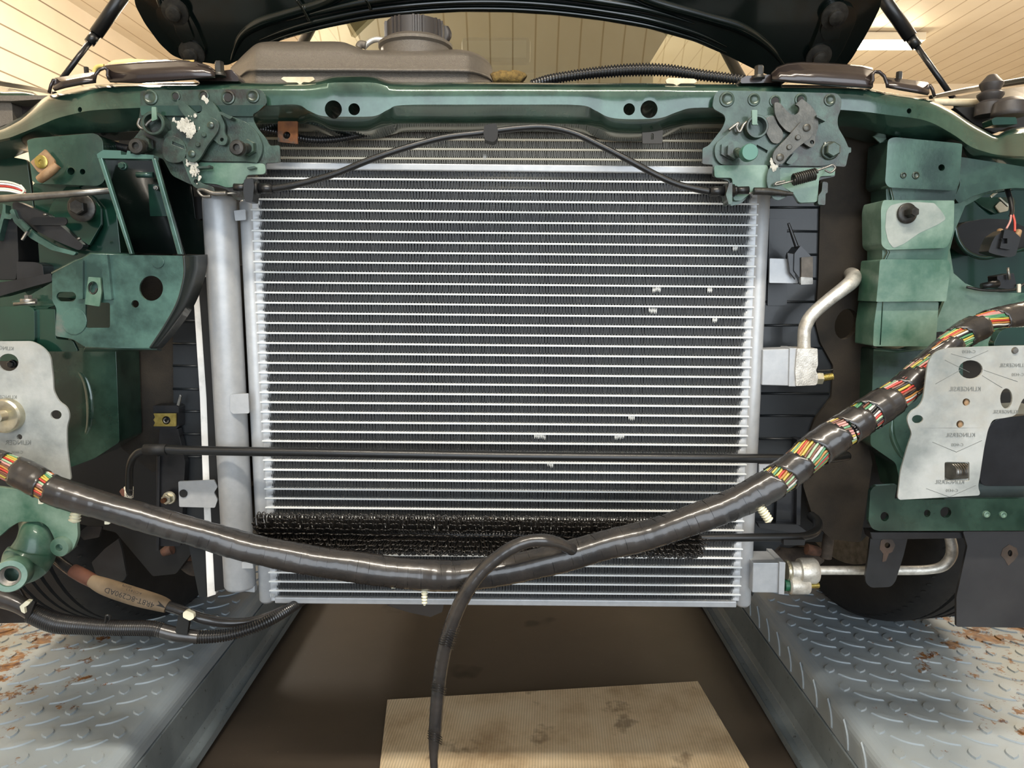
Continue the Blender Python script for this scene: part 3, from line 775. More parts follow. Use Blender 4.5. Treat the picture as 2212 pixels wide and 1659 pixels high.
plate('mounting_plate', R_([(360, 88, 40), (1880, 125, 60), (1945, 200, 30), (1935, 330), (1890, 440), (1895, 560), (1990, 720), (2030, 820, 3), (2065, 820, 2), (2065, 885, 2), (2035, 890, 3), (1995, 1070, 5), (1860, 1060, 4), (1860, 1190, 4), (1640, 1240), (1600, 1540, 5), (1390, 1540, 5), (1300, 1390), (1020, 1350), (840, 1340), (660, 1540), (520, 1570, 4), (500, 1250, 4), (290, 1190, 5), (300, 1040, 4), (160, 1030, 4), (165, 830, 4), (240, 800), (420, 570), (460, 460), (440, 400), (290, 320), (310, 160)]), YL, .003, M['green_grey'], R, r=9)
plate('latch_body', R_([(960, 430), (1100, 380), (1630, 400), (1800, 560), (1940, 720), (1950, 860), (1850, 1020), (1700, 1060), (400, 1045), (320, 940), (320, 780), (480, 650), (640, 500)]), YL - .005, .004, M['green_grey'], R, r=12, bevel=.0015,
      holes=[[rz(860, 785), rz(1000, 860), rz(985, 895), rz(850, 820)], circ(*rz(1165, 600), 6)])
plate('lower_skirt', R_([(310, 1050), (1000, 1045), (1010, 1330), (840, 1345), (760, 1420), (660, 1500), (560, 1500), (545, 1210), (320, 1205)]), YL - .0065, .003, M['green_pale'], R, r=6)
plate('lower_skirt', R_([(1150, 1080), (1860, 1080), (1860, 1180), (1660, 1190), (1630, 1520), (1400, 1530), (1320, 1400), (1150, 1300)]), YL - .0045, .003, M['green_pale'], R, r=6)
plate('side_ear', R_([(1700, 1255, 4), (1770, 1265, 4), (1765, 1400), (1740, 1410), (1735, 1560, 4), (1640, 1550, 4), (1645, 1440), (1690, 1380)]), YL - .007, .012, M['green_grey'], R, r=3)
for (x, y, r_, h) in ((475, 205, 95, 0), (820, 210, 80, 0), (1090, 230, 75, 50), (1420, 210, 80, 40), (1790, 215, 75, 0)):
    weld_ring(R, *rz(x, y), YL, r_ / 5.924, h / 5.924)
lathe('guide_ring', P(*rz(805, 590), YL), (0, -1, 0), [(.0135, 0), (.0135, .016), (.0128, .017), (.0108, .017), (.0108, .004), (.004, .003)], M['green_grey'], R, seg=32)
plate('guide_prong', R_([(795, 340), (865, 340), (865, 510), (880, 530), (800, 530)]), YL - .018, .003, M['green_pale'], R, r=2)
ptube('wire_hook', R_([(500, 600), (620, 510), (600, 560), (640, 620), (700, 520), (800, 460)]), YL - .012, 3, M['steel'], R, seg=8)
plate('claw', R_([(1080, 240, 25), (1150, 245, 20), (1240, 350), (1320, 420, 40), (1400, 370, 40), (1405, 300, 30), (1355, 270, 2), (1435, 195, 2), (1560, 290), (1640, 420), (1650, 560), (1600, 700), (1610, 780, 40), (1560, 830, 40), (1460, 770), (1340, 640), (1250, 620), (1150, 520), (1090, 400)]), yc, .004, M['latch_dark'], R, r=10, holes=[circ(*rz(1565, 752), 4.5)])
bar = plate('link_bar', R_([(1420, 490, 40), (1520, 455, 90), (1600, 560, 60), (1560, 690, 40), (1380, 820), (1240, 960), (1200, 1030, 60), (1100, 1040, 80), (1055, 960, 80), (1080, 860, 40), (1250, 690)]), yc - .004, .004, M['latch_dark'], R, r=12)
for (x, y, r_) in ((1495, 570, 46), (1380, 695, 33), (1270, 818, 33), (1155, 950, 46)):
    lathe('rivet', P(*rz(x, y), yc - .004), (0, -1, 0), [(r_ / 5.924 * .00057, -.001), (r_ / 5.924 * .00057, .0015), (r_ / 5.924 * .00045, .0022)], M['latch_dark'], bar, seg=18)
plate('pawl', R_([(1030, 1060, 8), (1150, 1050), (1160, 1300), (1290, 1390, 20), (1230, 1460), (1120, 1505, 20), (1050, 1460), (985, 1290), (990, 1150)]), yc - .002, .003, M['green_grey'], R, r=12, holes=[circ(*rz(1085, 1297), 3), slot(*rz(1140, 1410), 9, 7)])
plate('torn_web', R_([(960, 450), (1080, 400), (1120, 520), (1200, 620), (1190, 720), (1130, 780), (1050, 760), (980, 640)]), YL - .009, .004, M['latch_dark'], R, r=8)
plate('stop_tab', R_([(1625, 400), (1740, 460), (1740, 490), (1620, 430)]), yc - .005, .01, M['green_grey'], R, r=2)
plate('inner_fin', R_([(1230, 1020), (1340, 880), (1390, 890), (1400, 950), (1300, 1040)]), yc, .003, M['green_grey'], R, r=4)
grease_blobs(R, [(*rz(1040, 960), 1), (*rz(1060, 1070), 3), (*rz(1100, 1070), 3)], YL - .0145, 40, 3, 3)
grease_blobs(R, [(*rz(1720, 780), 1.5), (*rz(1880, 800), 1), (*rz(1890, 900), 1)], YL - .007, 26, 9, 2.5)
# coil spring
a = P(*rz(1320, 1235), YL - .022); b = P(*rz(1610, 1160), YL - .022)
pts = []; ax_ = (b - a); Ln = ax_.length; ax_ /= Ln; U = Vector((0, -1, 0)); Vv = ax_.cross(U); turns = 11
for k in range(turns * 12 + 1):
    t = k / (turns * 12); pts.append(a + ax_ * Ln * t + (U * math.cos(2 * PI * turns * t) + Vv * math.sin(2 * PI * turns * t)) * .0062)
tube('coil_spring', pts, .0011, M['bolt_dark'], R, seg=8, lin=True)
ptube('spring_hook', R_([(1620, 1120), (1760, 1070), (1830, 1045), (1860, 1090), (1800, 1140), (1730, 1110)]), YL - .02, 2.2, M['steel'], R, seg=8)
ptube('spring_hook', R_([(1320, 1250), (1200, 1280), (1095, 1300), (1120, 1270), (1220, 1250)]), YL - .02, 2.0, M['steel'], R, seg=8)
# hex bolt and long stud
m_ = mpp(1700, 320, YL)
bolt('latch_bolt', *rz(1790, 865), YL - .005, 115 / 5.924, 96 / 5.924, M['green_grey'], R, hh=.008)
rb = lathe('adjuster_stud', P(*rz(500, 850), YL - .005), (0, -1, 0), [(.0115, 0), (.0115, .004)], M['green_grey'], R, seg=6)
lathe('stud_nut', P(*rz(560, 870), YL - .009), (0, -1, 0), [(.0105, 0), (.0105, .008)], M['green_grey'], rb, seg=6)
tube('stud_shank', [P(*rz(560, 870), YL - .008), P(*rz(700, 905), .858)], .0055, M['green_grey'], rb)
lathe('stud_cap', P(*rz(725, 905), .858), (0, -1, 0), [(.0088, 0), (.0098, .003), (.0098, .012), (.009, .0135)], M['washer_green'], rb, seg=30)
# release cable
cab = thing('release_cable', 'black bonnet release cable arching from latch to latch in front of the fins', 'cable')
ptube('outer_sleeve', [(588, 408, .872), (640, 399, .87), (720, 377, .868), (800, 345, .866), (880, 318, .866), (960, 297, .868), (1040, 287, .87), (1120, 277, .872), (1180, 275, .874), (1240, 288, .874), (1300, 316, .872), (1360, 347, .87), (1420, 379, .87), (1470, 400, .87), (1532, 414, .872)], .87,
      [8, 7.5, 7, 7, 7, 7, 7, 7, 7, 7, 7, 7, 7, 7, 8], M['black'], cab)
def cable_end(x, y, s):
    for (dx0, dx1, r_) in ((0, 30, 10), (4, 12, 13.5), (30, 52, 13.5), (52, 58, 10), (58, 84, 8)):
        if (dx0, dx1) == (4, 12): continue
        tube('end_sleeve', [P(x + s * dx0, y - dx0 * .04, .872), P(x + s * dx1, y - dx1 * .04, .872)], r_ * .00057, M['black'], cab, seg=20)
cable_end(590, 408, -1); cable_end(1533, 414, 1)
plate('end_grommet', [(527, 388), (546, 384), (549, 402), (545, 436), (530, 436), (525, 415)], .862, .02, M['black'], cab, r=3)
plate('end_grommet', [(1575, 396), (1582, 394), (1582, 440), (1574, 442), (1568, 420)], .862, .02, M['green_grey'], cab, r=2)
tube('inner_wire', [P(512, 417, .874), P(470, 419, .874)], .0011, M['steel'], cab, seg=8)
tube('inner_wire', [P(1600, 418, .874), P(1640, 417, .874)], .0011, M['steel'], cab, seg=8)
ptube('wire_eye', [(489, 418), (462, 418), (440, 410), (428, 412), (438, 424), (455, 424)], .87, [5.5, 5.5, 3.5, 3, 3, 4], M['steel'], cab, seg=10)
ptube('wire_eye', [(1628, 413), (1660, 414), (1700, 418), (1712, 419)], .87, [8, 8, 5, 4], M['bolt_dark'], cab, seg=10)
cl = plate('cable_clip', [(1046, 270), (1072, 266), (1076, 285), (1074, 300), (1066, 307), (1048, 303), (1044, 290)], .856, .02, M['black_matte'], cab, r=4, bevel=.002)

# ---------------------------------------------------------------- corrugated hoses near the top
tag(ptube('corrugated_hose', [(1150, 184, 1.06), (1180, 174, 1.05), (1220, 166, 1.04), (1290, 157, 1.03), (1370, 151, 1.02), (1440, 152, 1.01), (1520, 163, 1.0), (1590, 171, .99), (1625, 176, .99)], 1.0, [10, 10, 10, 11, 12, 11.5, 10.5, 9.5, 9], M['conduit'], corr=(.0042, .13)),
    'black corrugated hose arching over the crossmember in front of the windscreen', 'hose')
tag(ptube('corrugated_hose', [(560, 279, .97), (600, 286, .965), (660, 301, .96), (720, 302, .96), (780, 291, .965), (830, 278, .97)], .97, 7, M['conduit'], corr=(.0035, .13)),
    'thin black corrugated conduit under the crossmember behind the rusty tab', 'hose')

# ---------------------------------------------------------------- expansion tank
tk = thing('expansion_tank', 'textured grey-brown plastic coolant tank with a dark ribbed screw cap', 'tank')
TS = zs(480, 0, 3.53)
sec = [ # zoom x, top y, shoulder y, seam y, bottom y
 (62, 520, 530, 545, 560), (110, 470, 500, 575, 590), (190, 390, 450, 520, 600), (260, 335, 400, 515, 605), (340, 318, 390, 515, 610), (500, 316, 400, 515, 610), (700, 316, 400, 515, 612), (900, 318, 400, 515, 615), (990, 345, 410, 515, 615), (1080, 378, 425, 516, 615),
 (1200, 382, 430, 518, 618), (1400, 382, 430, 520, 618), (1650, 380, 430, 520, 618), (1810, 378, 430, 522, 618), (1920, 400, 450, 530, 618), (2010, 450, 490, 560, 618), (2055, 510, 530, 590, 618), (2062, 575, 580, 605, 620)]
sm = catmull([list(map(float, s)) for s in sec], 4); rows = []
for s in sm:
    x = 480 + s[0] / 3.53; t0, t1, t2, t3 = [v / 3.53 for v in s[1:]]
    e = min((s[0] - 55) / 200.0, (2075 - s[0]) / 200.0, 1.0); e = max(e, .02); e = math.sqrt(e)
    yf = 1.14 - .085 * e; yb_ = 1.14 + .085 * e
    rows.append([P(x, t0, yf + .05 * e), P(x, t0 + (t1 - t0) * .35, yf + .016 * e), P(x, t1, yf + .003), P(x, t2 - 2, yf), P(x, t2, yf - .005), P(x, t2 + 3, yf - .006), P(x, t2 + 7, yf - .006), P(x, t2 + 9, yf), P(x, t3, yf),
                 P(x, t3 + 20, yf)])
    a = rows[-1][0]; b = rows[-1][-1]
    rows[-1] += [Vector((b.x, yb_, b.z)), Vector((a.x, yb_, a.z - .02)), Vector((a.x, yb_ - .03 * e, a.z - .002))]
n = len(rows[0]); V = [p for r_ in rows for p in r_]
F = [(i * n + k, i * n + (k + 1) % n, (i + 1) * n + (k + 1) % n, (i + 1) * n + k) for i in range(len(rows) - 1) for k in range(n)] + [tuple(range(n)), tuple((len(rows) - 1) * n + k for k in range(n))]
mesh_obj('tank_shell', V, F, M['tank'], tk, smooth=True)
cc_ = P(895, 108, 1.14)
cap = lathe('filler_collar', P(898, 110, 1.14), (0, 0, 1), [(.050, -.02), (.052, 0), (.056, .003), (.056, .007), (.045, .014)], M['tank'], tk, seg=40)
c0 = P(898, 96, 1.14)
lathe('filler_cap', c0, (0, 0, 1), [(.0415, -.002), (.044, 0), (.044, .024), (.040, .028), (.02, .029)], M['cap'], tk, seg=48)
V = []; F = []; NG = 320
for k in range(NG):
    a = 2 * PI * k / NG; ph = (k % 8); big = ((k // 8) % 10) in (0, 1, 2, 5, 6, 7)
    rr = .0468 if (big and ph in (2, 3, 4, 5)) else .0438
    for z in (.001, .0275): V.append(c0 + Vector((math.cos(a) * rr, math.sin(a) * rr, z)))
F = [(2 * k, 2 * k + 1, 2 * ((k + 1) % NG) + 1, 2 * ((k + 1) % NG)) for k in range(NG)] + [tuple(2 * k + 1 for k in range(NG))]
mesh_obj('cap_grip', V, F, M['cap'], tk)
ptube('overflow_pipe', [(785, 103), (795, 93), (808, 86), (825, 86), (845, 90)], 1.15, [6, 6, 6, 6, 6], M['cast'], tk)
ptube('pipe_elbow', [(775, 103), (779, 96), (790, 98)], 1.145, 8, M['tank'], tk)
ptube('return_hose', [(960, 62, 1.2), (966, 76, 1.2), (955, 92, 1.2)], 1.2, 10, M['cap'], tk)

# ---------------------------------------------------------------- pressed sheet covers on the crossmember ends
def cover(label, sgn):
    t = thing('lamp_support_cover', label, 'cover')
    f = (lambda pts: pts) if sgn < 0 else (lambda pts: pts)
    if sgn < 0:
        A = [(203, 152), (228, 143), (330, 138), (420, 137), (448, 142), (462, 154), (470, 160)]; B = [(232, 172), (260, 174), (330, 174), (400, 168), (440, 164), (465, 163), (480, 162)]
        strip('raised_face', PL([(228, 146), (300, 140), (380, 136), (425, 139), (450, 146), (463, 155)], .90), PL([(236, 176), (300, 178), (360, 174), (420, 170), (450, 167), (465, 165)], .893), M['sheet_brown'], t, th=.004)
        strip('raised_top', PL([(228, 146), (300, 140), (380, 136), (425, 139), (450, 146), (463, 155)], .90), PL([(232, 141), (300, 135), (380, 132), (425, 136), (450, 145), (463, 154)], .96), M['sheet_brown'], t, th=.004)
        strip('end_lip', PL([(204, 172), (207, 160), (215, 150), (226, 146), (233, 150), (232, 162), (236, 171)], .886), PL([(204, 175), (207, 162), (215, 152), (226, 148), (233, 152), (232, 164), (236, 173)], .96), M['sheet_brown'], t, th=.0035)
        strip('low_face', PL([(121, 171), (150, 167), (178, 162), (206, 159)], .92), PL([(116, 194), (140, 187), (175, 180), (206, 176)], .905), M['sheet_brown'], t, th=.004)
        strip('end_lip', PL([(106, 200), (110, 184), (115, 173), (121, 171), (121, 178), (117, 192)], .91), PL([(106, 203), (110, 188), (115, 176), (121, 174), (121, 180), (117, 194)], .965), M['sheet_brown'], t, th=.0035)
        plate('foot_tab', [(418, 170), (440, 158), (500, 150), (514, 166), (516, 176), (424, 174)], .915, .03, M['sheet_brown'], t, r=4, bevel=.001)
        bolt('fixing_bolt', 475, 163, .905, 13, 10, M['bolt_dark'], t, tilt=(0, 0, 1), hh=.012)
        bolt('fixing_bolt', 188, 170, .93, 7, 5.5, M['bolt_dark'], t, tilt=(0, 0, 1), hh=.01)
    else:
        strip('raised_face', PL([(1668, 163), (1680, 150), (1700, 143), (1730, 140), (1800, 144), (1860, 149), (1884, 155)], .90), PL([(1668, 172), (1690, 174), (1730, 178), (1780, 182), (1830, 186), (1870, 188), (1884, 190)], .89), M['sheet_brown'], t, th=.004)
        strip('raised_top', PL([(1668, 163), (1680, 150), (1700, 143), (1730, 140), (1800, 144), (1860, 149), (1884, 155)], .90), PL([(1668, 161), (1680, 147), (1700, 140), (1730, 137), (1800, 140), (1860, 145), (1884, 150)], .965), M['sheet_brown'], t, th=.004)
        strip('end_lip', PL([(1880, 183), (1886, 172), (1885, 160), (1890, 154), (1900, 155), (1910, 164), (1916, 180), (1917, 187)], .888), PL([(1880, 186), (1886, 175), (1885, 163), (1890, 157), (1900, 158), (1910, 167), (1916, 183), (1917, 190)], .96), M['sheet_brown'], t, th=.0035)
        strip('low_face', PL([(1912, 170), (1940, 173), (1975, 177), (2003, 181)], .93), PL([(1916, 186), (1945, 192), (1980, 198), (2006, 203)], .912), M['sheet_brown'], t, th=.004)
        strip('end_lip', PL([(2004, 201), (2005, 184), (2009, 184), (2014, 192), (2019, 208)], .92), PL([(2004, 204), (2005, 187), (2009, 187), (2014, 195), (2019, 211)], .975), M['sheet_brown'], t, th=.0035)
        plate('foot_tab', [(1600, 170), (1612, 164), (1660, 161), (1690, 164), (1698, 178), (1600, 180)], .91, .03, M['sheet_brown'], t, r=4, bevel=.001)
        bolt('fixing_bolt', 1639, 168, .905, 13, 10, M['bolt_dark'], t, tilt=(0, 0, 1), hh=.010)
        bolt('fixing_bolt', 1941, 180, .935, 9, 7, M['bolt_dark'], t, tilt=(0, 0, 1), hh=.010)
cover('brown-black pressed cover on the left crossmember end under the yellow paper', -1)
cover('brown-black pressed cover on the right crossmember end below the tube lamp', 1)
a = PL([(228, 140), (245, 131), (280, 127), (320, 130), (360, 131), (420, 130)], .98); b = PL([(226, 146), (250, 140), (290, 137), (330, 136), (380, 136), (418, 134)], .93)
tag(strip('yellow_paper', a, b, M['paper'], None, th=.001), 'crumpled yellow paper lying on the left brown cover', 'paper')
tag(ptube('yellow_pipe', [(203, 158, .99), (206, 148, .99), (214, 143, .99), (225, 143, .99)], .99, 4, M['paper']), 'olive loop peeping out behind the left brown cover', 'pipe')
# ---------------------------------------------------------------- LEFT SIDE
lp = thing('support_post', 'dark green left support post behind the tilted rusty clip', 'post')
plate('post_face', [(58, 303, 4), (75, 298), (205, 287), (222, 300), (226, 392), (212, 402), (70, 396)], .93, .05, M['green'], lp, r=10, holes=[circ(153, 370, 8), circ(178, 371, 6)], bevel=.003)
plate('post_base', [(70, 394), (245, 396), (262, 560), (240, 650), (90, 640), (80, 500)], .952, .04, M['green_dark'], lp, r=10, bevel=.003)
cl = thing('angled_clip', 'tan rusty metal clip screwed tilted onto the left support post', 'clip')
plate('clip_plate', [(65, 350, 2), (97, 322, 2), (117, 345), (119, 355), (96, 376), (82, 372)], .921, .003, M['rust_tan'], cl, r=4)
ptube('rolled_lip', [(86, 388, .915), (104, 374, .912), (124, 356, .915)], .915, [9, 10, 9], M['rust_tan'], cl)
lathe('clip_washer', P(90, 350, .921), (0, -1, 0), [(.0082, -.001), (.0082, .0014), (.007, .002), (.0028, .002), (.0026, .0006)], M['gold'], cl, seg=24)
gb = thing('gusset_plate', 'glossy dark green gusset plate with a big washered bolt behind the grey rod', 'bracket')
plate('gusset_face', [(112, 440), (145, 400, 3), (155, 394, 3), (200, 425), (217, 447), (218, 485), (192, 530, 3), (150, 500), (100, 470)], (.93, 0, .15), .004, M['green_dark'], gb, r=5, bevel=.0015)
bolt('fixing_bolt', 177, 449, .926, 30, 17, M['bolt_dark'], gb, hh=.009)
tag(ptube('support_rod', [(-20, 431), (60, 426), (160, 418), (240, 411)], .905, [8, 8, 7.5, 7], M['steel'], lin=True), 'dull grey round rod crossing in front of the left gusset plate', 'rod')
wl = thing('wire_bundle', 'loose white and red wires at the left edge above the grey rod', 'wires')
for k, (c_, dy) in enumerate((('label_white', 0), ('white', 5), ('wire_red', 10), ('clip_white', 15), ('white', 19))):
    if c_ == 'wire_red' and c_ not in M: M['wire_red'] = simple('red_wire', '#b0392f', .4)
    ptube('wire', [(-20, 392 + dy, .93), (15, 393 + dy, .93), (40, 400 + dy * .9, .93), (55, 412 + dy * .5, .935)], .93, 2.2, M[c_], wl, seg=8)
ptube('wire_tie', [(44, 400), (52, 410), (46, 420)], .92, 2.2, M['clip_white'], wl, seg=8)
# inner wing panel behind everything on the left
tag(plate('inner_wing_panel', [(-80, 320), (58, 345), (80, 500), (250, 470), (262, 640), (240, 780), (-80, 780)], 1.06, .006, M['green_dark'], None, r=6),
    'dark green inner wing panel behind the left duct and bars', 'body panel')
du = thing('air_duct', 'dark green moulded duct with embossed part number at the left edge', 'duct')
plate('duct_body', [(38, 560), (48, 500), (75, 485), (110, 495), (150, 530), (190, 575), (160, 600), (130, 640), (60, 640), (40, 610)], (.985, 0, .25), .03, M['green'], du, r=10, bevel=.004)
text_mesh('embossed_text', '4R83-8C280-A', 118, 548, (.983, 0, .25), 9, M['green_dark'], du, rot=218)
text_mesh('embossed_text', '>PP-GF30<', 100, 562, (.983, 0, .25), 8, M['green_dark'], du, rot=218)
# long diagonal lamp carrier bars
lc = thing('lamp_carrier', 'black and green hinged carrier arm lying diagonally over the left duct', 'bracket')
plate('carrier_arm', [(26, 438), (36, 435), (60, 445), (100, 462), (160, 512), (182, 530), (172, 542), (120, 520), (80, 500), (40, 470), (28, 452)], .93, .012, M['black_metal'], lc, r=8, bevel=.002)
plate('carrier_flange', [(28, 450), (36, 470), (80, 508), (120, 532), (165, 545), (160, 552), (110, 540), (66, 515), (30, 480), (20, 455)], .925, .006, M['bracket'], lc, r=5)
plate('carrier_tab', [(36, 476, 1), (42, 472, 1), (64, 492, 1), (58, 500, 1)], .915, .004, M['bracket'], lc, r=1)
ptube('threaded_stud', [(62, 496), (48, 518)], .92, 3, M['steel'], lc, corr=(.0012, .12))
plate('carrier_slot', slot(105, 478, 40, 9), (.926, .0, 0), .002, M['black_matte'], lc)
ptube('carrier_pin', [(98, 462), (99, 466)], .915, 4, M['steel'], lc)
ptube('carrier_pin', [(170, 514), (172, 518)], .915, 4, M['steel'], lc)
bx = thing('lamp_housing_frame', 'black lamp housing frame with green lip at the left edge', 'housing')
plate('frame_box', [(-60, 462), (36, 462), (40, 560), (34, 604), (-60, 604)], .94, .08, M['black_matte'], bx, r=4)
plate('frame_lip', [(-10, 520), (6, 450), (6, 440, 1), (12, 442, 1), (12, 462), (28, 466), (24, 474), (8, 472), (-4, 520)], .93, .01, M['bracket'], bx, r=3)
plate('lower_tray', [(36, 565), (75, 566), (92, 572), (95, 600), (92, 606), (36, 606)], .93, .05, M['black_metal'], bx, r=5)
tag(plate('cross_bar', [(-60, 612), (0, 610), (60, 600), (110, 590), (112, 608), (75, 618), (0, 640), (-60, 650)], .90, .02, M['black_metal'], None, r=4, bevel=.003), 'blue-black bar sloping up to the left lamp bracket', 'bar')
hb = thing('headlamp_box_beam', 'glossy dark green box beam end above the left grey gasket', 'beam')
plate('beam_end', [(-60, 664), (62, 661), (74, 668), (75, 735), (70, 745), (-60, 750)], .87, .07, M['green_dark'], hb, r=6, bevel=.004)
plate('beam_flange', [(25, 652), (60, 640, 2), (112, 610), (118, 660), (92, 668), (40, 662)], .90, .004, M['green'], hb, r=3)
ptube('beam_stud', [(30, 657), (78, 654)], .875, 3.5, M['steel'], hb)
bolt('beam_bolt', 62, 650, .885, 16, 8, M['steel'], hb, tilt=(0, 0, 1), hh=.004)
ptube('beam_stud', [(88, 674), (113, 674)], .885, 3, M['steel'], hb)
# main lamp bracket
B = zs(0, 280, 3.317)
lb = thing('lamp_bracket', 'dark green lamp bracket with round hole and open upper frame, left of the condenser', 'bracket')
YB = .86
hc = lambda x, y, r_, ry=None: circ(x / 3.317, 280 + y / 3.317, r_ / 3.317, (ry or r_) / 3.317, 28)
plate('bracket_face', B([(372, 1035), (540, 950), (590, 932), (652, 895, 3), (1315, 903, 3), (1322, 1010), (1310, 1100), (1270, 1240), (1190, 1390), (1075, 1565, 3), (900, 1562), (610, 1558), (520, 1500), (395, 1480), (405, 1280), (375, 1230)]), YB, .003, M['bracket'], lb, r=6,
      holes=[slot(475 / 3.317, 280 + 1197 / 3.317, 70 / 3.317, 35 / 3.317), hc(1083, 1137, 85, 90), hc(968, 1249, 27), rrect(612 / 3.317, 280 + 1240 / 3.317, 788 / 3.317, 280 + 1420 / 3.317, 5)])
plate('pressed_rib', B([(540, 948, 2), (592, 935, 2), (592, 1215, 2), (552, 1215, 2)]), YB - .004, .004, M['bracket'], lb, r=2)
plate('pressed_rib', B([(718, 893, 2), (766, 893, 2), (800, 1218, 2), (748, 1218, 2)]), YB - .005, .005, M['bracket'], lb, r=2)
a = B([(372, 1035), (540, 950), (590, 932), (652, 895), (940, 903)])
strip('top_flange', PL(a, YB), PL([(x, y - 4) for x, y in a], YB + .025), M['bracket'], lb, th=.0025)
a = B([(1315, 903), (1322, 1010), (1310, 1100), (1270, 1240), (1190, 1390), (1075, 1565)])
b = B([(1480, 895), (1472, 1010), (1425, 1170), (1360, 1300), (1260, 1440), (1157, 1562)])
sw = simple('shaded_side_paint', '#1b2423', .42, .1, .2)  # bracket paint darkened: the side wall's shade is put into the colour
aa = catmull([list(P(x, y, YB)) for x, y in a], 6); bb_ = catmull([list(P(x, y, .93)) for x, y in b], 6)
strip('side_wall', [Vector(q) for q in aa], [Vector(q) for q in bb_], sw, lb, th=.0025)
strip('bottom_flange', PL(B([(610, 1556), (1075, 1563)]), YB), PL(B([(600, 1585), (1157, 1580)]), .93), M['bracket'], lb)
plate('lower_side', B([(395, 1285), (400, 1500), (520, 1510), (560, 1590), (300, 1590), (240, 1480), (250, 1290)]), .875, .004, M['green_dark'], lb, r=5)
plate('round_emboss', [(x, y) for x, y in circ(160, 694, 27, 29, 28)], YB - .0012, .002, M['bracket'], lb)
plate('round_emboss', [(x, y) for x, y in circ(341, 566, 13, 13, 24)], YB - .0012, .002, M['bracket'], lb)
# open upper frame
plate('frame_rail', B([(700, 205, 1), (730, 200, 1), (950, 893, 1), (925, 893, 1)]), YB - .002, .006, M['bracket'], lb, bevel=.001)
plate('frame_rail', B([(1083, 205, 1), (1112, 205, 1), (1305, 895, 1), (1270, 895, 1)]), YB - .002, .006, M['bracket'], lb, bevel=.001)
plate('frame_top', B([(693, 175), (740, 145), (865, 150), (867, 180), (905, 180), (912, 150), (935, 155), (935, 172), (1100, 182), (1100, 210), (700, 205)]), YB - .002, .012, M['bracket'], lb, r=1)
strip('frame_side', PL(B([(1105, 205), (1305, 895)]), YB + .001), PL(B([(1140, 205), (1335, 895)]), .945), M['green_black'], lb)  # near-black colour carries the shade of the sideways faces
plate('rear_sheet', B([(735, 215), (1135, 195, 3), (1230, 235), (1282, 350), (1370, 385), (1400, 640), (1475, 660), (1483, 895), (960, 885)]), .945, .004, M['green_black'], lb, r=3)  # shade inside the frame is put into this darker sheet
strip('frame_side', PL(B([(725, 205), (940, 893)]), YB + .003), PL(B([(745, 230), (950, 880)]), .944), M['green_black'], lb)
plate('inner_tab', B([(1060, 390), (1160, 395), (1200, 620), (1075, 620)]), .915, .003, M['green_dark'], lb, r=2)
bolt('inner_stud', 1122 / 3.317, 280 + 420 / 3.317, .91, 5, 4, M['steel'], lb)
bolt('inner_stud', 885 / 3.317, 280 + 262 / 3.317, .90, 9, 7, M['bracket'], lb)
ptube('inner_bar', B([(980, 325), (1100, 325)]), .925, 6, M['bracket'], lb)
cn = thing('clip_nut', 'green-painted spring clip nut pushed onto the left lamp bracket', 'clip')
plate('nut_plate', B([(633, 1055, 2), (717, 1060, 2), (727, 1165), (712, 1268, 2), (607, 1252, 2), (622, 1135)]), YB - .007, .0025, M['green_pale'], cn, r=3, holes=[hc(665, 1135, 38, 48)])
ptube('thread_turn', [(200 + 9 * math.cos(t), 623 + 12 * math.sin(t)) for t in [k * PI / 5 for k in range(8)]], YB - .004, 2.4, M['bolt_dark'], cn, seg=8)

# left chassis rail with gasket plate
rl = thing('chassis_rail', 'olive green left chassis rail end behind the grey gasket plate', 'chassis rail')
plate('rail_face', [(100, 750), (250, 752), (258, 955), (205, 990), (152, 1010), (120, 860)], .955, .06, M['green'], rl, r=6, bevel=.004)
ptube('pressed_swage', [(160, 795), (185, 815), (198, 860), (196, 920), (180, 950)], .960, [6, 10, 12, 10, 6], M['green'], rl)
G = zs(0, 550, 2.989)
gk = thing('gasket_plate', 'grey gasket plate with printed lettering and a stud on the left rail', 'gasket')
YG = .86
plate('gasket_sheet', G([(-60, 560), (200, 558), (270, 590, 40), (325, 650, 40), (340, 780), (345, 880), (380, 950, 20), (430, 980, 30), (452, 1040, 30), (430, 1110, 20), (432, 1240), (460, 1460), (300, 1440), (-60, 1300)]), YG, .0025, M['gasket'], gk, r=8,
      holes=[circ(18, 783, 22, 19), circ(121, 896, 12, 10), circ(42, 944, 6, 6)], bevel=.0006)
for s_, x, y, h_, rt in (('KLINGER', 8, 752, 8, 4), ('KLINGERSIL', 8, 858, 8, 0), ('KLINGER', 40, 956, 10, 0), ('C-4430', 38, 977, 6, 0)):
    text_mesh('printed_text', s_, x, y, YG, h_, M['print'], gk, mirror=True, rot=rt)
st_ = lathe('stud_washer', P(18, 896, YG), (0, -1, 0), [(.021, -.001), (.021, .009), (.019, .011), (.011, .0112), (.009, .0105)], M['zinc'], gk, seg=36)
lathe('thread_stud', P(8, 897, YG - .01), (0.1, -1, 0), [(.006 + .0006 * (k % 2), k * .0009) for k in range(18)], M['zinc'], gk, seg=18)
bolt('inner_nut', 28, 786, .90, 9, 7, M['black'], gk)
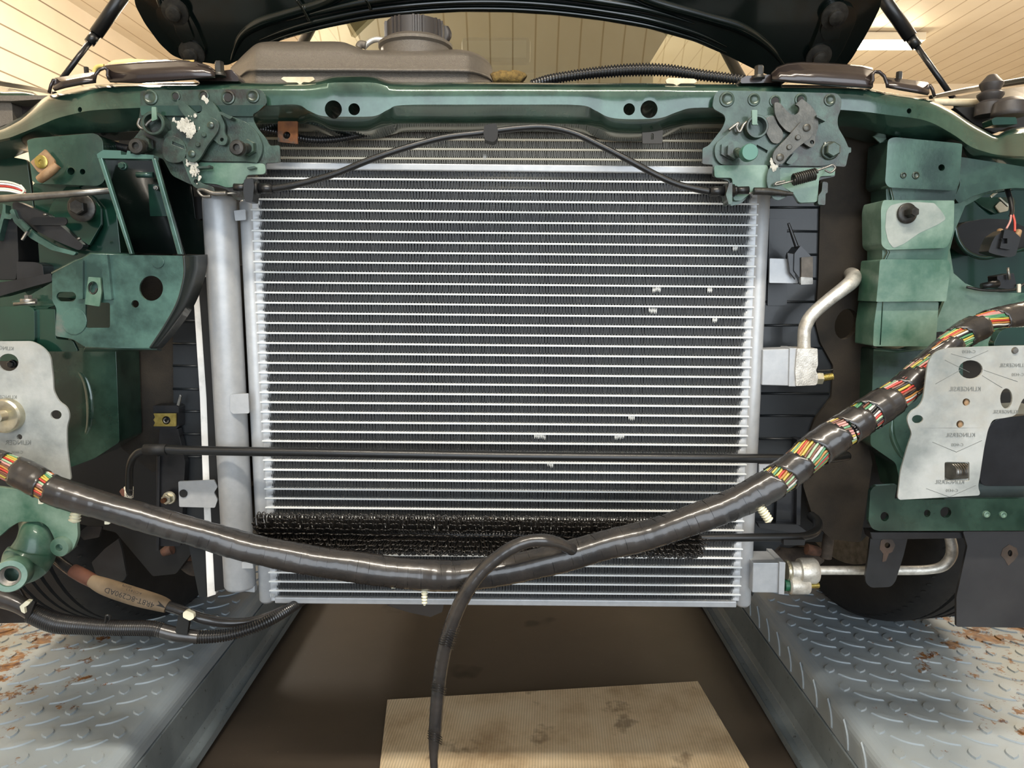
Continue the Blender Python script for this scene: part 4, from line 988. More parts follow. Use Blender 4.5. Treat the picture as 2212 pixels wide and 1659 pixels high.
# lower green mount + tow horn
mt = thing('tow_mount', 'pale green cast tow eye mount with threaded socket at lower left', 'mount')
plate('mount_plate', [(-60, 1045), (60, 1060), (150, 1080), (165, 1100), (168, 1160), (158, 1188, 14), (138, 1200, 18), (120, 1185, 12), (116, 1160), (104, 1138), (88, 1127), (42, 1127), (20, 1140), (0, 1158), (-60, 1200)], .885, .006, M['green_pale'], mt, r=8, bevel=.0015)
o = lathe('bushing', P(136, 1178, .885), (0, -1, 0), [(.0125, -.001), (.0125, .007), (.0118, .008), (.0045, .008), (.004, .001)], M['green_pale'], mt, seg=30)
tube('horn_body', [P(72, 1125, .93), P(76, 1150, .90), P(72, 1190, .895), P(52, 1218, .885), P(38, 1231, .872)], [.019, .021, .030, .031, .0205], M['green_pale'], mt, seg=32, squash=.9)
ax_ = (P(20, 1245, .80) - P(52, 1222, .86)).normalized()
c0 = P(20, 1245, .815)
lathe('socket_rim', c0 - ax_ * .03, ax_, [(.0195, 0), (.0195, .028), (.0185, .03), (.0125, .03), (.0115, .028), (.0115, 0)], M['green_pale'], mt, seg=36)
for k in range(4):
    lathe('socket_thread', c0 - ax_ * (.004 + .0045 * k), ax_, [(.0124, 0), (.0092, .0013), (.0124, .0026)], M['steel'], mt, seg=30, caps=False)
# black panel left bottom
tag(plate('splash_plate', [(-60, 1150), (30, 1122), (45, 1127), (40, 1160), (20, 1240), (-60, 1330)], .93, .004, M['black_metal'], None, r=5), 'dark grey splash plate behind the tow mount at the left edge', 'plate')
tag(plate('splash_plate', [(-60, 1262), (40, 1270), (70, 1320), (66, 1345), (-60, 1348)], .955, .004, M['black_metal'], None, r=6), 'dark grey plate corner beneath the tow mount over the ramp', 'plate')
D = zs(0, 980, 4.1475)
tag(plate('deflector', D([(820, 975), (940, 850), (1060, 762), (1090, 860), (1133, 1090), (1100, 1145), (1000, 1150), (860, 1085)]), 1.02, .004, M['black_metal'], None, r=3), 'pointed dark grey deflector beneath the thick harness at lower left', 'deflector')
tag(plate('deflector', D([(700, 715), (770, 655), (915, 655), (885, 750), (750, 775)]), 1.03, .004, M['black_metal'], None, r=3), 'small dark deflector tab right of the tow mount bushing', 'deflector')
# dark plates added behind the gaps to stand in for chassis shade
def part_plate(nm, lb_, cat, pts, Y, th, mat, **k): return tag(plate(nm, pts, Y, th, mat, None, **k), lb_, cat)
part_plate('chassis_shade_plate', 'added dark plate behind the left label pipe', 'shade_plate', [(150, 1010), (262, 962), (330, 1010), (430, 1000), (440, 1160), (380, 1240), (330, 1245), (250, 1150), (165, 1130)], 1.07, .02, M['black_matte'], r=5)
part_plate('chassis_shade_plate', 'added dark plate behind the right radiator bracket', 'shade_plate', [(1640, 1040), (1760, 985), (1870, 960), (1935, 1010), (1940, 1090), (1860, 1170), (1790, 1150), (1640, 1210)], 1.08, .02, M['black_matte'], r=5)
sb = thing('steering_joint', 'rusty dark ball joint and bush under the left of the radiator', 'joint')
ptube('joint_bush', [(352, 1192), (372, 1186)], 1.06, [10, 11], mottled('grimy_rust', '#3b2a22', '#6b4a3a', 60, .8), sb, seg=20)
ptube('joint_body', [(365, 1185, 1.08), (395, 1188, 1.09), (425, 1195, 1.1)], 1.08, [16, 22, 18], bpy.data.materials['grimy_rust'], sb, seg=20)
ptube('joint_arm', [(400, 1215, 1.1), (425, 1225, 1.1), (445, 1180, 1.1), (446, 1160, 1.1)], 1.1, [16, 18, 20, 20], mottled('road_grime', '#2c2622', '#5a4f44', 30, .9), sb, seg=16)
sb = thing('steering_joint', 'grimy suspension joint under the right header tank behind the port fitting', 'joint')
ptube('joint_body', [(1660, 1160, 1.1), (1665, 1200, 1.08), (1700, 1210, 1.08), (1745, 1205, 1.1), (1775, 1200, 1.1)], 1.1, [22, 26, 28, 26, 14], bpy.data.materials['road_grime'], sb, seg=16)
ptube('joint_bush', [(1742, 1186), (1770, 1192)], 1.05, [12, 10], bpy.data.materials['grimy_rust'], sb, seg=20)
ptube('joint_arm', [(1784, 1205, 1.08), (1790, 1160, 1.08), (1796, 1120, 1.08)], 1.08, 12, bpy.data.materials['road_grime'], sb)
rb_ = thing('radiator_bracket', 'black radiator bracket with gold clip nut left of the ribbed side tank', 'bracket')
plate('bracket_box', [(331, 876), (380, 876), (386, 880), (386, 922), (380, 926), (333, 925)], .985, .02, M['black_metal'], rb_, r=2)
plate('bracket_blade', [(381, 876), (388, 852), (392, 855), (387, 878)], .985, .003, M['steel'], rb_)
plate('bracket_leg', [(345, 925), (384, 925), (400, 1000), (390, 1180), (344, 1180), (340, 1000)], .99, .012, M['black_metal'], rb_, r=4)
plate('bracket_flange', [(338, 985), (345, 985), (343, 1190), (336, 1190)], .985, .02, M['black_metal'], rb_)
plate('clip_nut', [(331, 893), (380, 893), (380, 921), (331, 921), (335, 913), (331, 907), (335, 901)], .978, .003, M['gold'], rb_, r=2, holes=[circ(359, 908, 9)])
ptube('clip_thread', [(359 + 5 * math.cos(t), 908 + 5 * math.sin(t)) for t in [k * PI / 4 for k in range(7)]], .98, 2, M['steel'], rb_, seg=8)
bolt('mounting_nut', 366, 1075, .98, 14, 11, M['zinc'], rb_, hh=.008)
lathe('nut_stud', P(362, 1077, .975), (-.1, -1, 0), [(.0035, 0), (.0035, .012)], M['rust'], rb_, seg=12)
tb = thing('radiator_bracket', 'black radiator bracket straddling the silver tab right of the condenser', 'bracket')
plate('bracket_box', [(1716, 548), (1730, 530, 2), (1752, 553), (1754, 600), (1750, 613), (1732, 613), (1727, 600), (1715, 585)], .94, .03, M['black_metal'], tb, r=3)
plate('bracket_face', [(1731, 556), (1756, 554), (1756, 600), (1731, 600)], .937, .003, mottled('worn_steel', '#4a453e', '#625b52', 60, .5, .3), tb, r=2)
plate('bracket_foot', [(1730, 598), (1756, 600), (1756, 614), (1730, 615)], .935, .006, M['steel'], tb, r=2)
ptube('bracket_rod', [(1703, 482), (1711, 505), (1722, 536)], .955, [3, 4, 5], M['black_metal'], tb, seg=8)
plate('bracket_web', [(1700, 545), (1718, 548), (1718, 605), (1706, 590)], .942, .003, M['black_metal'], tb)
tb = thing('radiator_bracket', 'black lower bracket right of the header tank below the cooler pipe', 'bracket')
plate('bracket_face', [(1680, 1040), (1728, 1030), (1725, 1135), (1676, 1135)], .995, .01, M['black_metal'], tb, r=3)
plate('bracket_flange', [(1722, 950), (1734, 950), (1730, 1135), (1720, 1135)], .985, .02, M['black_metal'], tb)
plate('bracket_shelf', [(1636, 1130), (1725, 1133), (1760, 1160), (1640, 1140)], .985, .01, M['black_metal'], tb)

# ---------------------------------------------------------------- power steering cooler pipes
pc = thing('cooler_pipe', 'straight black cooler pipe crossing the condenser with a paper tag at its bent end', 'pipe')
ptube('pipe_run', [(279, 1075, .935), (279, 1040, .93), (281, 1005, .92), (292, 983, .912), (312, 972, .91), (345, 970, .91), (420, 973, .91), (700, 978, .905), (1106, 985, .905), (1500, 989, .91), (1720, 991, .92), (1790, 990, .94), (1830, 985, .96)], .91,
      [7.5, 7.5, 7.5, 8, 8, 9, 10, 10, 10, 10, 10, 10, 10], M['black'], pc, seg=18)
ptube('pipe_sleeve', [(312, 971, .91), (360, 971, .91)], .91, [12, 12], M['black_matte'], pc)
tg = ptube('paper_tag', [(278, 1052, .935), (278, 1075, .935)], .935, [9.5, 9.5], M['label_white'], pc, seg=20)
text_mesh('tag_text', 'NA', 280, 1069, .925, 8, M['print_dark'], tg, rot=180)
text_mesh('tag_text', 'WK 11', 279, 1058, .925, 5, M['print_dark'], tg, rot=180)
plate('torn_tape', [(257, 1062), (263, 1055), (270, 1058), (270, 1074), (263, 1072)], .93, .002, M['copper_tape'], tg)
fc = thing('finned_cooler', 'black wire-finned power steering cooler lying across the lower condenser', 'cooler')
ca, cb_ = P(556, 1150, .905), P(1505, 1163, .905)
tube('core_pipe', [ca - Vector((.004, 0, 0)), cb_ + Vector((.005, 0, 0))], .0065, M['black'], fc)
V = []; F = []; Rr = random.Random(11)
nx = 150
rad_ = .0262
for i in range(nx):
    cx = ca + (cb_ - ca) * ((i + .5) / nx)
    for j in range(13):
        # angle from straight up, over the front, to straight down
        a = math.radians(-8 + j * 16.2 + Rr.uniform(-2, 2)); 
        d = Vector((0, -math.sin(a), math.cos(a)))
        lean = Rr.uniform(-.12, .12) + (.35 * math.sin(i * .09) if 5 <= j <= 8 else 0)
        d = (d + Vector((lean, 0, 0))).normalized()
        R1 = rad_ * Rr.uniform(.93, 1.04); w = .0019
        side = Vector((1, 0, 0)); base = cx + Vector(((.5 if j % 2 else 0) * .0026, 0, 0)) + d * .006
        pth = [base - side * w, base - side * w + d * (R1 - .0085), base - side * w * .8 + d * (R1 - .0068), base + d * (R1 - .006), base + side * w * .8 + d * (R1 - .0068), base + side * w + d * (R1 - .0085), base + side * w]
        n1 = d.cross(side).normalized(); th = .00075
        o = len(V)
        for q, p_ in enumerate(pth):
            out = (side * ((-1, -1, -.7, 0, .7, 1, 1)[q]) + d * ((0, 0, .7, 1, .7, 0, 0)[q])).normalized()
            V += [p_ + out * th, p_ - n1 * th, p_ - out * th, p_ + n1 * th]
        for q in range(6):
            for k in range(4):
                x_, y_ = o + q * 4 + k, o + q * 4 + (k + 1) % 4
                F.append((x_, y_, y_ + 4, x_ + 4))
lw = mesh_obj('wire_loops', V, F, mottled('grimy_black_wire', '#201e1c', '#34302c', 120, .35, .2, .3, .3, .7, 0, 100, '#6b4f2c', 60, .66, .72), fc, smooth=True); lw['kind'] = 'stuff'
ptube('outlet_pipe', [(1495, 1162, .905), (1600, 1161, .908), (1700, 1160, .915), (1740, 1158, .925), (1762, 1148, .94), (1766, 1128, .96), (1752, 1114, .98)], .91, [8, 9, 9, 9, 9.5, 10, 10], M['black'], fc, seg=18)
plate('pipe_saddle', [(1693, 1166), (1740, 1166), (1738, 1178), (1693, 1178)], .905, .01, M['black_matte'], fc, r=2)

# ---------------------------------------------------------------- wiring harnesses
H = [(-90, 975, .80), (0, 1003, .795), (60, 1028, .79), (120, 1060, .785), (200, 1085, .785), (300, 1115, .79), (420, 1150, .80), (550, 1187, .81), (680, 1212, .82), (800, 1229, .825), (900, 1240, .825), (1000, 1242, .82), (1100, 1229, .82), (1200, 1208, .82), (1300, 1180, .82), (1400, 1156, .815), (1500, 1122, .81), (1600, 1082, .81), (1690, 1030, .81), (1770, 965, .815), (1860, 905, .82), (1940, 850, .83), (2010, 785, .84), (2080, 725, .85), (2150, 694, .86), (2230, 676, .87)]
HW = [27, 28, 30, 30, 28, 28, 28, 29, 30, 31, 31, 31, 30, 30, 30, 30, 30, 32, 34, 36, 35, 33, 30, 28, 27, 26]
hs = thing('wiring_harness', 'thick black taped wiring harness sagging across the front with bare coloured wires', 'harness')
path = [[*P(p[0], p[1], p[2]), w_ * mpp(p[0], p[1], p[2])] for p, w_ in zip(H, HW)]
fine = catmull(path, 12)
fine, HL = resample(fine, .0025)
fr = frames(fine)
pxs = [1106 + (v[0] / ((v[1]) * CP - (v[2] - HC) * SP)) * FPX for v in fine]
gaps = [(-30, -2), (12, 34), (90, 108), (1660, 1700), (1715, 1782), (1803, 1835), (1848, 1885), (1915, 1960), (1950, 1985), (2048, 2070), (2095, 2145)]
gaps = [(-30, -12), (8, 32), (88, 104), (1664, 1682), (1718, 1750), (1800, 1815), (1850, 1866), (1912, 1938), (1972, 1990), (2042, 2062), (2104, 2138)]
def in_gap(px, off):
    return any(a + off < px < b + off for a, b in gaps)
# tape: continuous tube with slanted gaps, faceted like wrapped tape
seg = 18; V = []; F = []; Rr = random.Random(5)
for i, (row, (T, U, Vv)) in enumerate(zip(fine, fr)):
    c_ = Vector(row[:3]); w_ = (i % 7) / 7
    for k in range(seg):
        a = 2 * PI * k / seg
        f_ = 1 + .035 * (w_ - .5) + .03 * math.cos(5 * a + i * .03) + .02 * math.sin(i * .19 + 2 * a)
        V.append(c_ + U * (math.cos(a) * row[3] * f_) + Vv * (math.sin(a) * row[3] * f_))
for i in range(len(fine) - 1):
    for k in range(seg):
        a = 2 * PI * (k + .5) / seg
        # slanting of the gap round the bundle
        slant = 17 * math.cos(a) * (1 if pxs[i] > 1106 else .35)
        if in_gap(pxs[i], slant): continue
        b, c_ = i * seg + k, i * seg + (k + 1) % seg
        F.append((b, c_, c_ + seg, b + seg))
tp = mesh_obj('tape_wrap', V, F, M['tape'], hs, smooth=True)
mm = tp.modifiers.new('solid', 'SOLIDIFY'); mm.thickness = .0012; mm.offset = 1
# seam rings of the tape turns
V = []; F = []
L_ = 0; i = 40
while i < len(fine) - 40:
    if 300 < pxs[i] < 1640 and not in_gap(pxs[i], 0):
        row = fine[i]; T, U, Vv = fr[i]; o = len(V); sl = Rr.uniform(.0, .5)
        for k in range(28):
            a = 2 * PI * k / 28
            for (dd, rr) in ((-.00035, .995), (0, 1.075), (.00035, .995)):
                V.append(Vector(row[:3]) + T * (dd + sl * row[3] * math.cos(a)) + U * (math.cos(a) * row[3] * rr * 1.0) + Vv * (math.sin(a) * row[3] * rr))
        for k in range(28):
            for q in range(2):
                a, b = o + k * 3 + q, o + ((k + 1) % 28) * 3 + q
                F.append((a, b, b + 1, a + 1))
    i += Rr.randint(5, 10)
mesh_obj('tape_edge', V, F, M['black'], hs)
# coloured wires, only where they show
wc = [('wire_red', '#94403a'), ('wire_green', '#4f8460'), ('wire_yellow', '#b5a34a'), ('wire_white', '#c9c6bc'), ('wire_black', '#1d1d1d'), ('wire_orange', '#a9763d'), ('wire_brown', '#6e4636'), ('wire_pale_green', '#93b08e'), ('wire_pink', '#b98780')]
for n_, c_ in wc:
    if n_ not in M: M[n_] = simple(n_, c_, .35, 0, .2)
def wires_over(pa, pb, twist, seedn):
    idx = [i for i, x in enumerate(pxs) if pa < x < pb]
    if len(idx) < 3: return
    R2 = random.Random(seedn)
    for k in range(34):
        a0 = 2 * PI * k / 34
        nm, _ = R2.choice(wc)
        pts = []; rs = []
        for j, i in enumerate(idx[::3] + [idx[-1]]):
            row = fine[i]; T, U, Vv = fr[i]; a = a0 + twist * (pxs[i] - pa) / 60 + .03 * R2.uniform(-1, 1)
            pts.append(Vector(row[:3]) + (U * math.cos(a) + Vv * math.sin(a)) * row[3] * .89); rs.append(row[3] * .082)
        tube('wire', pts, rs, M[nm], hs, seg=7)
wires_over(-70, 140, .25, 1); 
wires_over(1625, 1770, -.6, 2); wires_over(1770, 1830, .5, 3); wires_over(1830, 1890, -.4, 5); wires_over(1890, 2010, .5, 4); wires_over(2010, 2180, .7, 6)
o = tube('wire_core', [Vector(v[:3]) for v in fine[::12]], [v[3] * .78 for v in fine[::12]], M['black_matte'], hs, seg=12)
# nylon clips under the harness
def nylon_tab(x, y, Y=.80, w_=11, h_=14, rot_=0):
    c, s = math.cos(rot_), math.sin(rot_)
    q = [(x + a * c - b * s, y + a * s + b * c) for a, b in ((-w_ / 2, -h_ / 2), (w_ / 2, -h_ / 2 + 2), (w_ / 2 + 2, h_ / 2 - 3), (w_ / 3, h_ / 2), (-w_ / 2, h_ / 2))]
    return plate('nylon_tab', q, Y, .006, M['clip_white'], hs, r=1.5)
def fir(x0, y0, x1, y1, r0, r1, n_, Y=.80):
    a, b = P(x0, y0, Y), P(x1, y1, Y); ax = b - a; L = ax.length
    prof = []
    for k in range(n_):
        t = k / n_; rr = (r0 + (r1 - r0) * t) * mpp(x0, y0, Y); prof += [(rr, L * t), (rr * .55, L * (t + .55 / n_))]
    prof += [(.001, L)]
    return lathe('fir_tree_plug', a, ax, prof, M['clip_white'], hs, seg=18)
nylon_tab(88, 1082, .785); nylon_tab(231, 1126, .79); nylon_tab(850, 1264, .83); nylon_tab(988, 1270, .83); nylon_tab(1578, 1116, .80, 14, 18, .3); nylon_tab(1690, 1052, .80, 14, 22, .4)
fir(166, 1098, 160, 1130, 10, 13, 5, .80); fir(917, 1262, 917, 1308, 9, 6, 7, .82); fir(1640, 1092, 1664, 1128, 11, 10, 7, .80)
# hanging branch
br = ptube('harness_branch', [(1275, 1208, .835), (1245, 1193, .815), (1215, 1177, .797), (1180, 1168, .785), (1140, 1170, .785), (1095, 1190, .785), (1045, 1230, .785), (1010, 1275, .785), (985, 1325, .79), (965, 1385, .795), (952, 1450, .80), (944, 1520, .80), (940, 1580, .80), (938, 1608, .80), (937, 1640, .80), (940, 1700, .80)], .8,
           [12, 13, 13, 14, 14, 15, 15, 16, 16, 15.5, 15, 14.5, 14, 12, 9, 8], M['tape'], hs, seg=18, step=.002, wrap=(6, .03))
for (i0, y_a, y_b) in ((0, 1262, 1280), (1, 1345, 1400), (2, 1480, 1500), (3, 1585, 1605)):
    n_ = max(2, int((y_b - y_a) / 5))
    for k in range(n_):
        y = y_a + (y_b - y_a) * k / n_
        # centre of the branch at that height
        tab = [(1275, 1010, 16), (1325, 985, 16), (1385, 965, 15.5), (1450, 952, 15), (1520, 944, 14.5), (1610, 938, 13)]
        cx, rr = tab[0][1], tab[0][2]
        for (ya, xa, ra), (yb2, xb2, rb2) in zip(tab, tab[1:]):
            if ya <= y <= yb2: cx = xa + (xb2 - xa) * (y - ya) / (yb2 - ya); rr = ra
        ptube('tape_strand', [(cx - rr - .5, y - 6, .795), (cx - rr * .5, y - 2, .787), (cx, y, .784), (cx + rr * .6, y + 4, .787), (cx + rr + .5, y + 8, .795)], .79, 1.1, M['black'], hs, seg=6)

# lower engine loom with labels
lo = thing('engine_loom', 'black corrugated engine loom drooping over the left ramp with a printed tan label', 'harness')
ptube('conduit', [(70, 1325, .875), (120, 1345, .872), (180, 1352, .87), (240, 1356, .87), (320, 1357, .87), (350, 1362, .87)], .87, [20, 21, 18, 16, 16, 15], M['conduit'], lo, corr=(.0028, .05), seg=20)
ptube('taped_run', [(-60, 1262, .885), (-10, 1285, .88), (40, 1305, .877), (75, 1326, .875)], .88, [24, 22, 18, 17], M['tape'], lo, seg=20)
ptube('taped_run', [(338, 1359, .87), (380, 1370, .872), (430, 1376, .875)], .87, [15, 15.5, 14], M['tape'], lo, seg=20)
ptube('conduit', [(420, 1376, .875), (480, 1373, .88), (540, 1358, .89), (590, 1336, .91), (630, 1312, .94), (665, 1290, .99)], .88, [13, 12, 11.5, 11, 10, 9], M['conduit'], lo, corr=(.0032, .12), seg=20)
ptube('taped_run', [(120, 1205, .93), (140, 1222, .92), (160, 1236, .915)], .92, [11, 11, 12], M['tape'], lo)
ptube('brown_tape', [(158, 1232, .915), (180, 1244, .91), (204, 1257, .905)], .91, [14, 15, 14], M['copper_tape'], lo, seg=20)
lbp = ptube('paper_label', [(198, 1254, .905), (230, 1268, .90), (290, 1288, .895), (340, 1302, .892), (362, 1310, .892)], .9, [13, 18, 19, 17, 14], M['label_tan'], lo, seg=28)
text_mesh('label_text', '4R8T-8C290AD', 280, 1290, (.866, 0, 0), 12, M['print_dark'], lbp, rot=198, wpx=112)
text_mesh('label_text', '030078', 275, 1266, (.866, 0, 0), 5, M['print_dark'], lbp, rot=195)
text_mesh('label_text', 'A-C17 8 0 3', 290, 1277, (.866, 0, 0), 5, M['print_dark'], lbp, rot=196)
plate('label_arrow', [(341, 1298), (357, 1314), (337, 1308), (345, 1306)], .868, .0008, M['print_dark'], lbp, bevel=0)
ptube('taped_run', [(358, 1308, .892), (400, 1322, .89), (440, 1337, .89), (490, 1345, .90), (540, 1342, .91), (590, 1326, .93), (640, 1302, .97)], .89, [11, 11, 11, 10, 9, 8, 8], M['tape'], lo, seg=18)
plate('loom_tie', [(385, 1330), (410, 1318), (408, 1345), (404, 1372), (378, 1366)], .862, .006, M['black'], lo, r=3)
plate('nylon_tab', [(395, 1323), (403, 1319), (418, 1326), (419, 1336), (410, 1341), (395, 1334)], .856, .006, M['clip_white'], lo, r=3)
plate('loom_tie', [(45, 1312), (68, 1296), (76, 1300), (64, 1330), (56, 1338)], .85, .006, M['black'], lo, r=3)
plate('nylon_tab', [(42, 1310), (56, 1298), (66, 1300), (60, 1308), (52, 1312), (54, 1326), (46, 1322)], .846, .006, M['clip_white'], lo, r=2)
ptube('loose_strap', [(228, 1345, .852), (230, 1330, .85), (238, 1332, .852), (236, 1340, .853)], .85, 2.5, M['black'], lo, seg=8)
# ---------------------------------------------------------------- RIGHT SIDE
rp = thing('support_post', 'stepped pale green right support post with a washered bolt', 'post')
PX = zs(1852, 380, 6.144)
plate('post_face', [(1918, 301), (1932, 296), (2068, 309, 3), (2079, 311, 3), (2072, 400), (2062, 412), (1920, 405), (1912, 395)], .925, .05, M['green'], rp, r=8, bevel=.003, holes=[circ(2034, 362, 7)])
plate('post_neck', [(1914, 398), (2070, 402), (2060, 440), (1915, 438)], .937, .04, M['green'], rp, r=4, bevel=.002)
plate('post_face', [(1908, 432, 5), (2062, 433, 4), (2060, 500), (2050, 528), (2042, 536), (1915, 540), (1904, 530), (1903, 450)], .925, .05, M['green_pale'], rp, r=8, bevel=.003, holes=[circ(2023, 472, 8.5)])
plate('post_neck', [(1906, 532), (2050, 530), (2046, 565), (1906, 566)], .937, .04, M['green_pale'], rp, r=4, bevel=.002)
plate('post_face', [(1901, 560, 6), (2048, 561, 6), (2054, 575), (2044, 651, 2), (1893, 652, 2), (1898, 600)], .923, .05, M['green_pale'], rp, r=6, bevel=.003)
plate('post_foot', [(1895, 652), (2028, 652), (2022, 735), (2005, 748), (1886, 748), (1888, 700)], .932, .05, M['green_pale'], rp, r=4, bevel=.003)
a = [(1932, 297), (1915, 305), (1907, 350), (1905, 390), (1915, 430), (1901, 450), (1898, 530), (1906, 545), (1896, 565), (1892, 640), (1886, 745)]
strip('post_side', PL([(x + 14, y) for x, y in a], .932), PL([(x - 16, y) for x, y in a], .985), M['green_dark'], rp, th=.003)
plate('sanded_patch', PX([(385, 470), (440, 390), (560, 360), (760, 345), (1020, 360, 4), (1120, 470), (1180, 570), (1080, 640), (820, 760), (620, 900), (480, 960), (410, 870), (370, 700)]), .9245, .0008, mottled('bare_sanded_primer', '#7c8781', '#a2a7a1', 25, .55, 0, 0, .3, .7, .3), rp, r=6, bevel=0)
bolt('fixing_bolt', 1959, 461, .9235, 22, 11, M['bolt_dark'], rp, hh=.012, tilt=(.12, -1, .05))
for x, y, r_ in ((1951, 379, 6.5), (1978, 379, 8), (1938, 612, 7), (2001, 612, 9)):
    weld_ring(rp, x, y, .925, r_, 0, M['green_grey'])
# right apron and its openings
ap = thing('inner_wing_panel', 'green right inner wing panel with big lamp openings', 'body panel')
plate('wing_upper', [(2070, 338), (2212, 360), (2300, 372), (2300, 410), (2190, 406), (2140, 412), (2100, 424), (2072, 440), (2062, 428), (2074, 400)], .955, .02, M['green'], ap, r=4, bevel=.002)
plate('wing_face', [(2040, 420), (2062, 425), (2300, 395), (2300, 770), (2000, 770), (2020, 700), (2045, 640)], 1.0, .006, M['green_pale'], ap, r=3,
      holes=[[(2300 - 12, 410), (2190, 408), (2130, 420), (2085, 445), (2062, 500), (2052, 540), (2060, 590), (2085, 612), (2120, 626), (2160, 632), (2212, 633), (2288, 628)]])
plate('wing_rear', [(2030, 400), (2310, 380), (2310, 660), (2030, 660)], 1.10, .006, M['green_dark'], ap)
dd = thing('lamp_recess', 'dark bowl-shaped recess inside the right wing opening', 'recess')
ptube('recess_lip', [(2063, 490), (2070, 520), (2090, 545), (2125, 557), (2170, 548), (2212, 538), (2260, 528)], 1.04, [4, 5, 5, 5, 4, 4, 4], M['green_dark'], dd, seg=10)
plate('recess_bowl', [(2063, 495), (2085, 480), (2130, 472), (2180, 474), (2212, 490), (2260, 500), (2260, 540), (2180, 545), (2110, 552), (2075, 530)], 1.045, .03, M['black_matte'], dd, r=12, bevel=.003)
sp = thing('reflector_bracket', 'folded shiny bracket flap at the top of the right wing opening', 'bracket')
plate('bracket_flap', [(2088, 420), (2125, 402), (2180, 402), (2195, 440), (2178, 455), (2150, 462), (2120, 445)], (1.06, 0, .3), .003, M['green'], sp, r=4)
plate('foil_patch', [(2150, 445), (2160, 435), (2180, 440), (2178, 455), (2160, 459)], (1.055, 0, .3), .002, M['tarnish'], sp, r=2)
plate('chrome_edge', [(2140, 424), (2155, 412), (2157, 416), (2142, 428)], 1.045, .003, M['zinc'], sp)
plate('chrome_edge', [(2158, 428), (2161, 426), (2181, 444), (2178, 447)], 1.045, .003, M['zinc'], sp)
cnn = thing('bulb_connector', 'black two-pin connector hanging on pink wires in the right wing', 'connector')
ptube('cable_sheath', [(2172, 400, .98), (2182, 430, .965), (2186, 455, .955), (2184, 466, .95)], .96, [5, 5, 4.5, 4], M['black'], cnn)
ptube('wire', [(2184, 464, .95), (2182, 478, .945), (2174, 494, .94)], .95, 2, M['wire_pink'], cnn, seg=8)
ptube('wire', [(2188, 464, .95), (2192, 480, .945), (2192, 500, .94)], .95, 2.4, M['wire_red'], cnn, seg=8)
ptube('wire_seal', [(2160, 497, .945), (2159, 512, .94)], .94, 6, M['rust_tan'], cnn, seg=14)
ptube('wire_seal', [(2200, 499, .945), (2196, 514, .94)], .94, 6.5, M['rust_tan'], cnn, seg=14)
plate('connector_shell', [(2150, 510), (2170, 497), (2188, 498), (2205, 513), (2200, 532), (2194, 552), (2180, 556), (2150, 550), (2135, 545), (2142, 525)], .93, .02, M['black'], cnn, r=4, bevel=.002)
plate('connector_latch', [(2170, 496), (2187, 498), (2184, 540), (2160, 536)], .925, .006, M['black'], cnn, r=2, holes=[rrect(2164, 515, 2176, 526, 1)])
c2 = thing('bulb_connector', 'black plug lying at the bottom of the right wing opening', 'connector')
plate('plug_body', [(2154, 596), (2190, 590), (2196, 616), (2188, 626), (2156, 622)], .985, .02, M['black'], c2, r=2)
ptube('plug_stem', [(2120, 618, .985), (2156, 612, .985)], .985, [6, 8], M['black'], c2)
ptube('plug_pin', [(2177, 578, .98), (2180, 604, .98)], .98, [2.5, 3], M['steel'], c2, seg=8)
ptube('plug_lead', [(2088, 620, .99), (2130, 627, .985), (2190, 626, .985), (2212, 614, .985), (2240, 610, .985)], .985, 3, M['bolt_dark'], c2, seg=8)
plate('white_tag', [(2199, 614), (2206, 613), (2206, 632), (2199, 632)], .98, .003, M['label_white'], c2)
# right chassis rail & bumper flange
rr_ = thing('chassis_rail', 'green right chassis rail end behind the diagonal harness', 'chassis rail')
plate('rail_face', [(1887, 752), (1990, 756), (2080, 745), (2080, 1075), (1950, 1070), (1935, 1000), (1880, 962)], .965, .06, M['green'], rr_, r=8, bevel=.004)
strip('rail_top', PL([(1887, 756), (1940, 760), (2060, 748)], .963), PL([(1886, 748), (1940, 742), (2030, 725)], 1.02), M['green_pale'], rr_)
ptube('pressed_swage', [(1925, 905), (1925, 940), (1940, 975), (1965, 1000)], .968, [6, 8, 8, 6], M['green'], rr_)
plate('rail_hole', [(2005, 725), (2020, 718), (2040, 716), (2036, 728), (2020, 735), (2008, 737)], .985, .003, M['black_matte'], rr_, r=4)
GR = zs(1472, 550, 2.989)
gr = thing('gasket_plate', 'large grey gasket plate with printed lettering on the right rail end', 'gasket')
YGR = .80
plate('gasket_sheet', GR([(1650, 622), (1720, 602), (2100, 588), (2400, 585), (2400, 940), (2215, 920), (2190, 960), (2160, 1040), (2090, 1055), (2010, 1065), (1980, 1130), (1955, 1250), (1925, 1450), (1915, 1500), (1935, 1555), (1395, 1585), (1415, 1400), (1460, 1240), (1490, 1155), (1470, 1110), (1455, 1060, 15), (1480, 1010, 15), (1530, 985), (1560, 940), (1572, 850), (1590, 710), (1615, 655)]), YGR, .0025, M['gasket'], gr, r=9,
      holes=[circ(*GR([(1868, 742)])[0], 26, 20), circ(*GR([(1840, 953)])[0], 8, 8), circ(*GR([(1800, 1095)])[0], 8, 8), circ(*GR([(1525, 1063)])[0], 12, 9), circ(*GR([(2098, 930)])[0], 13, 22), rrect(*GR([(1700, 1340)])[0], *GR([(1860, 1462)])[0], 4)], bevel=.0006)
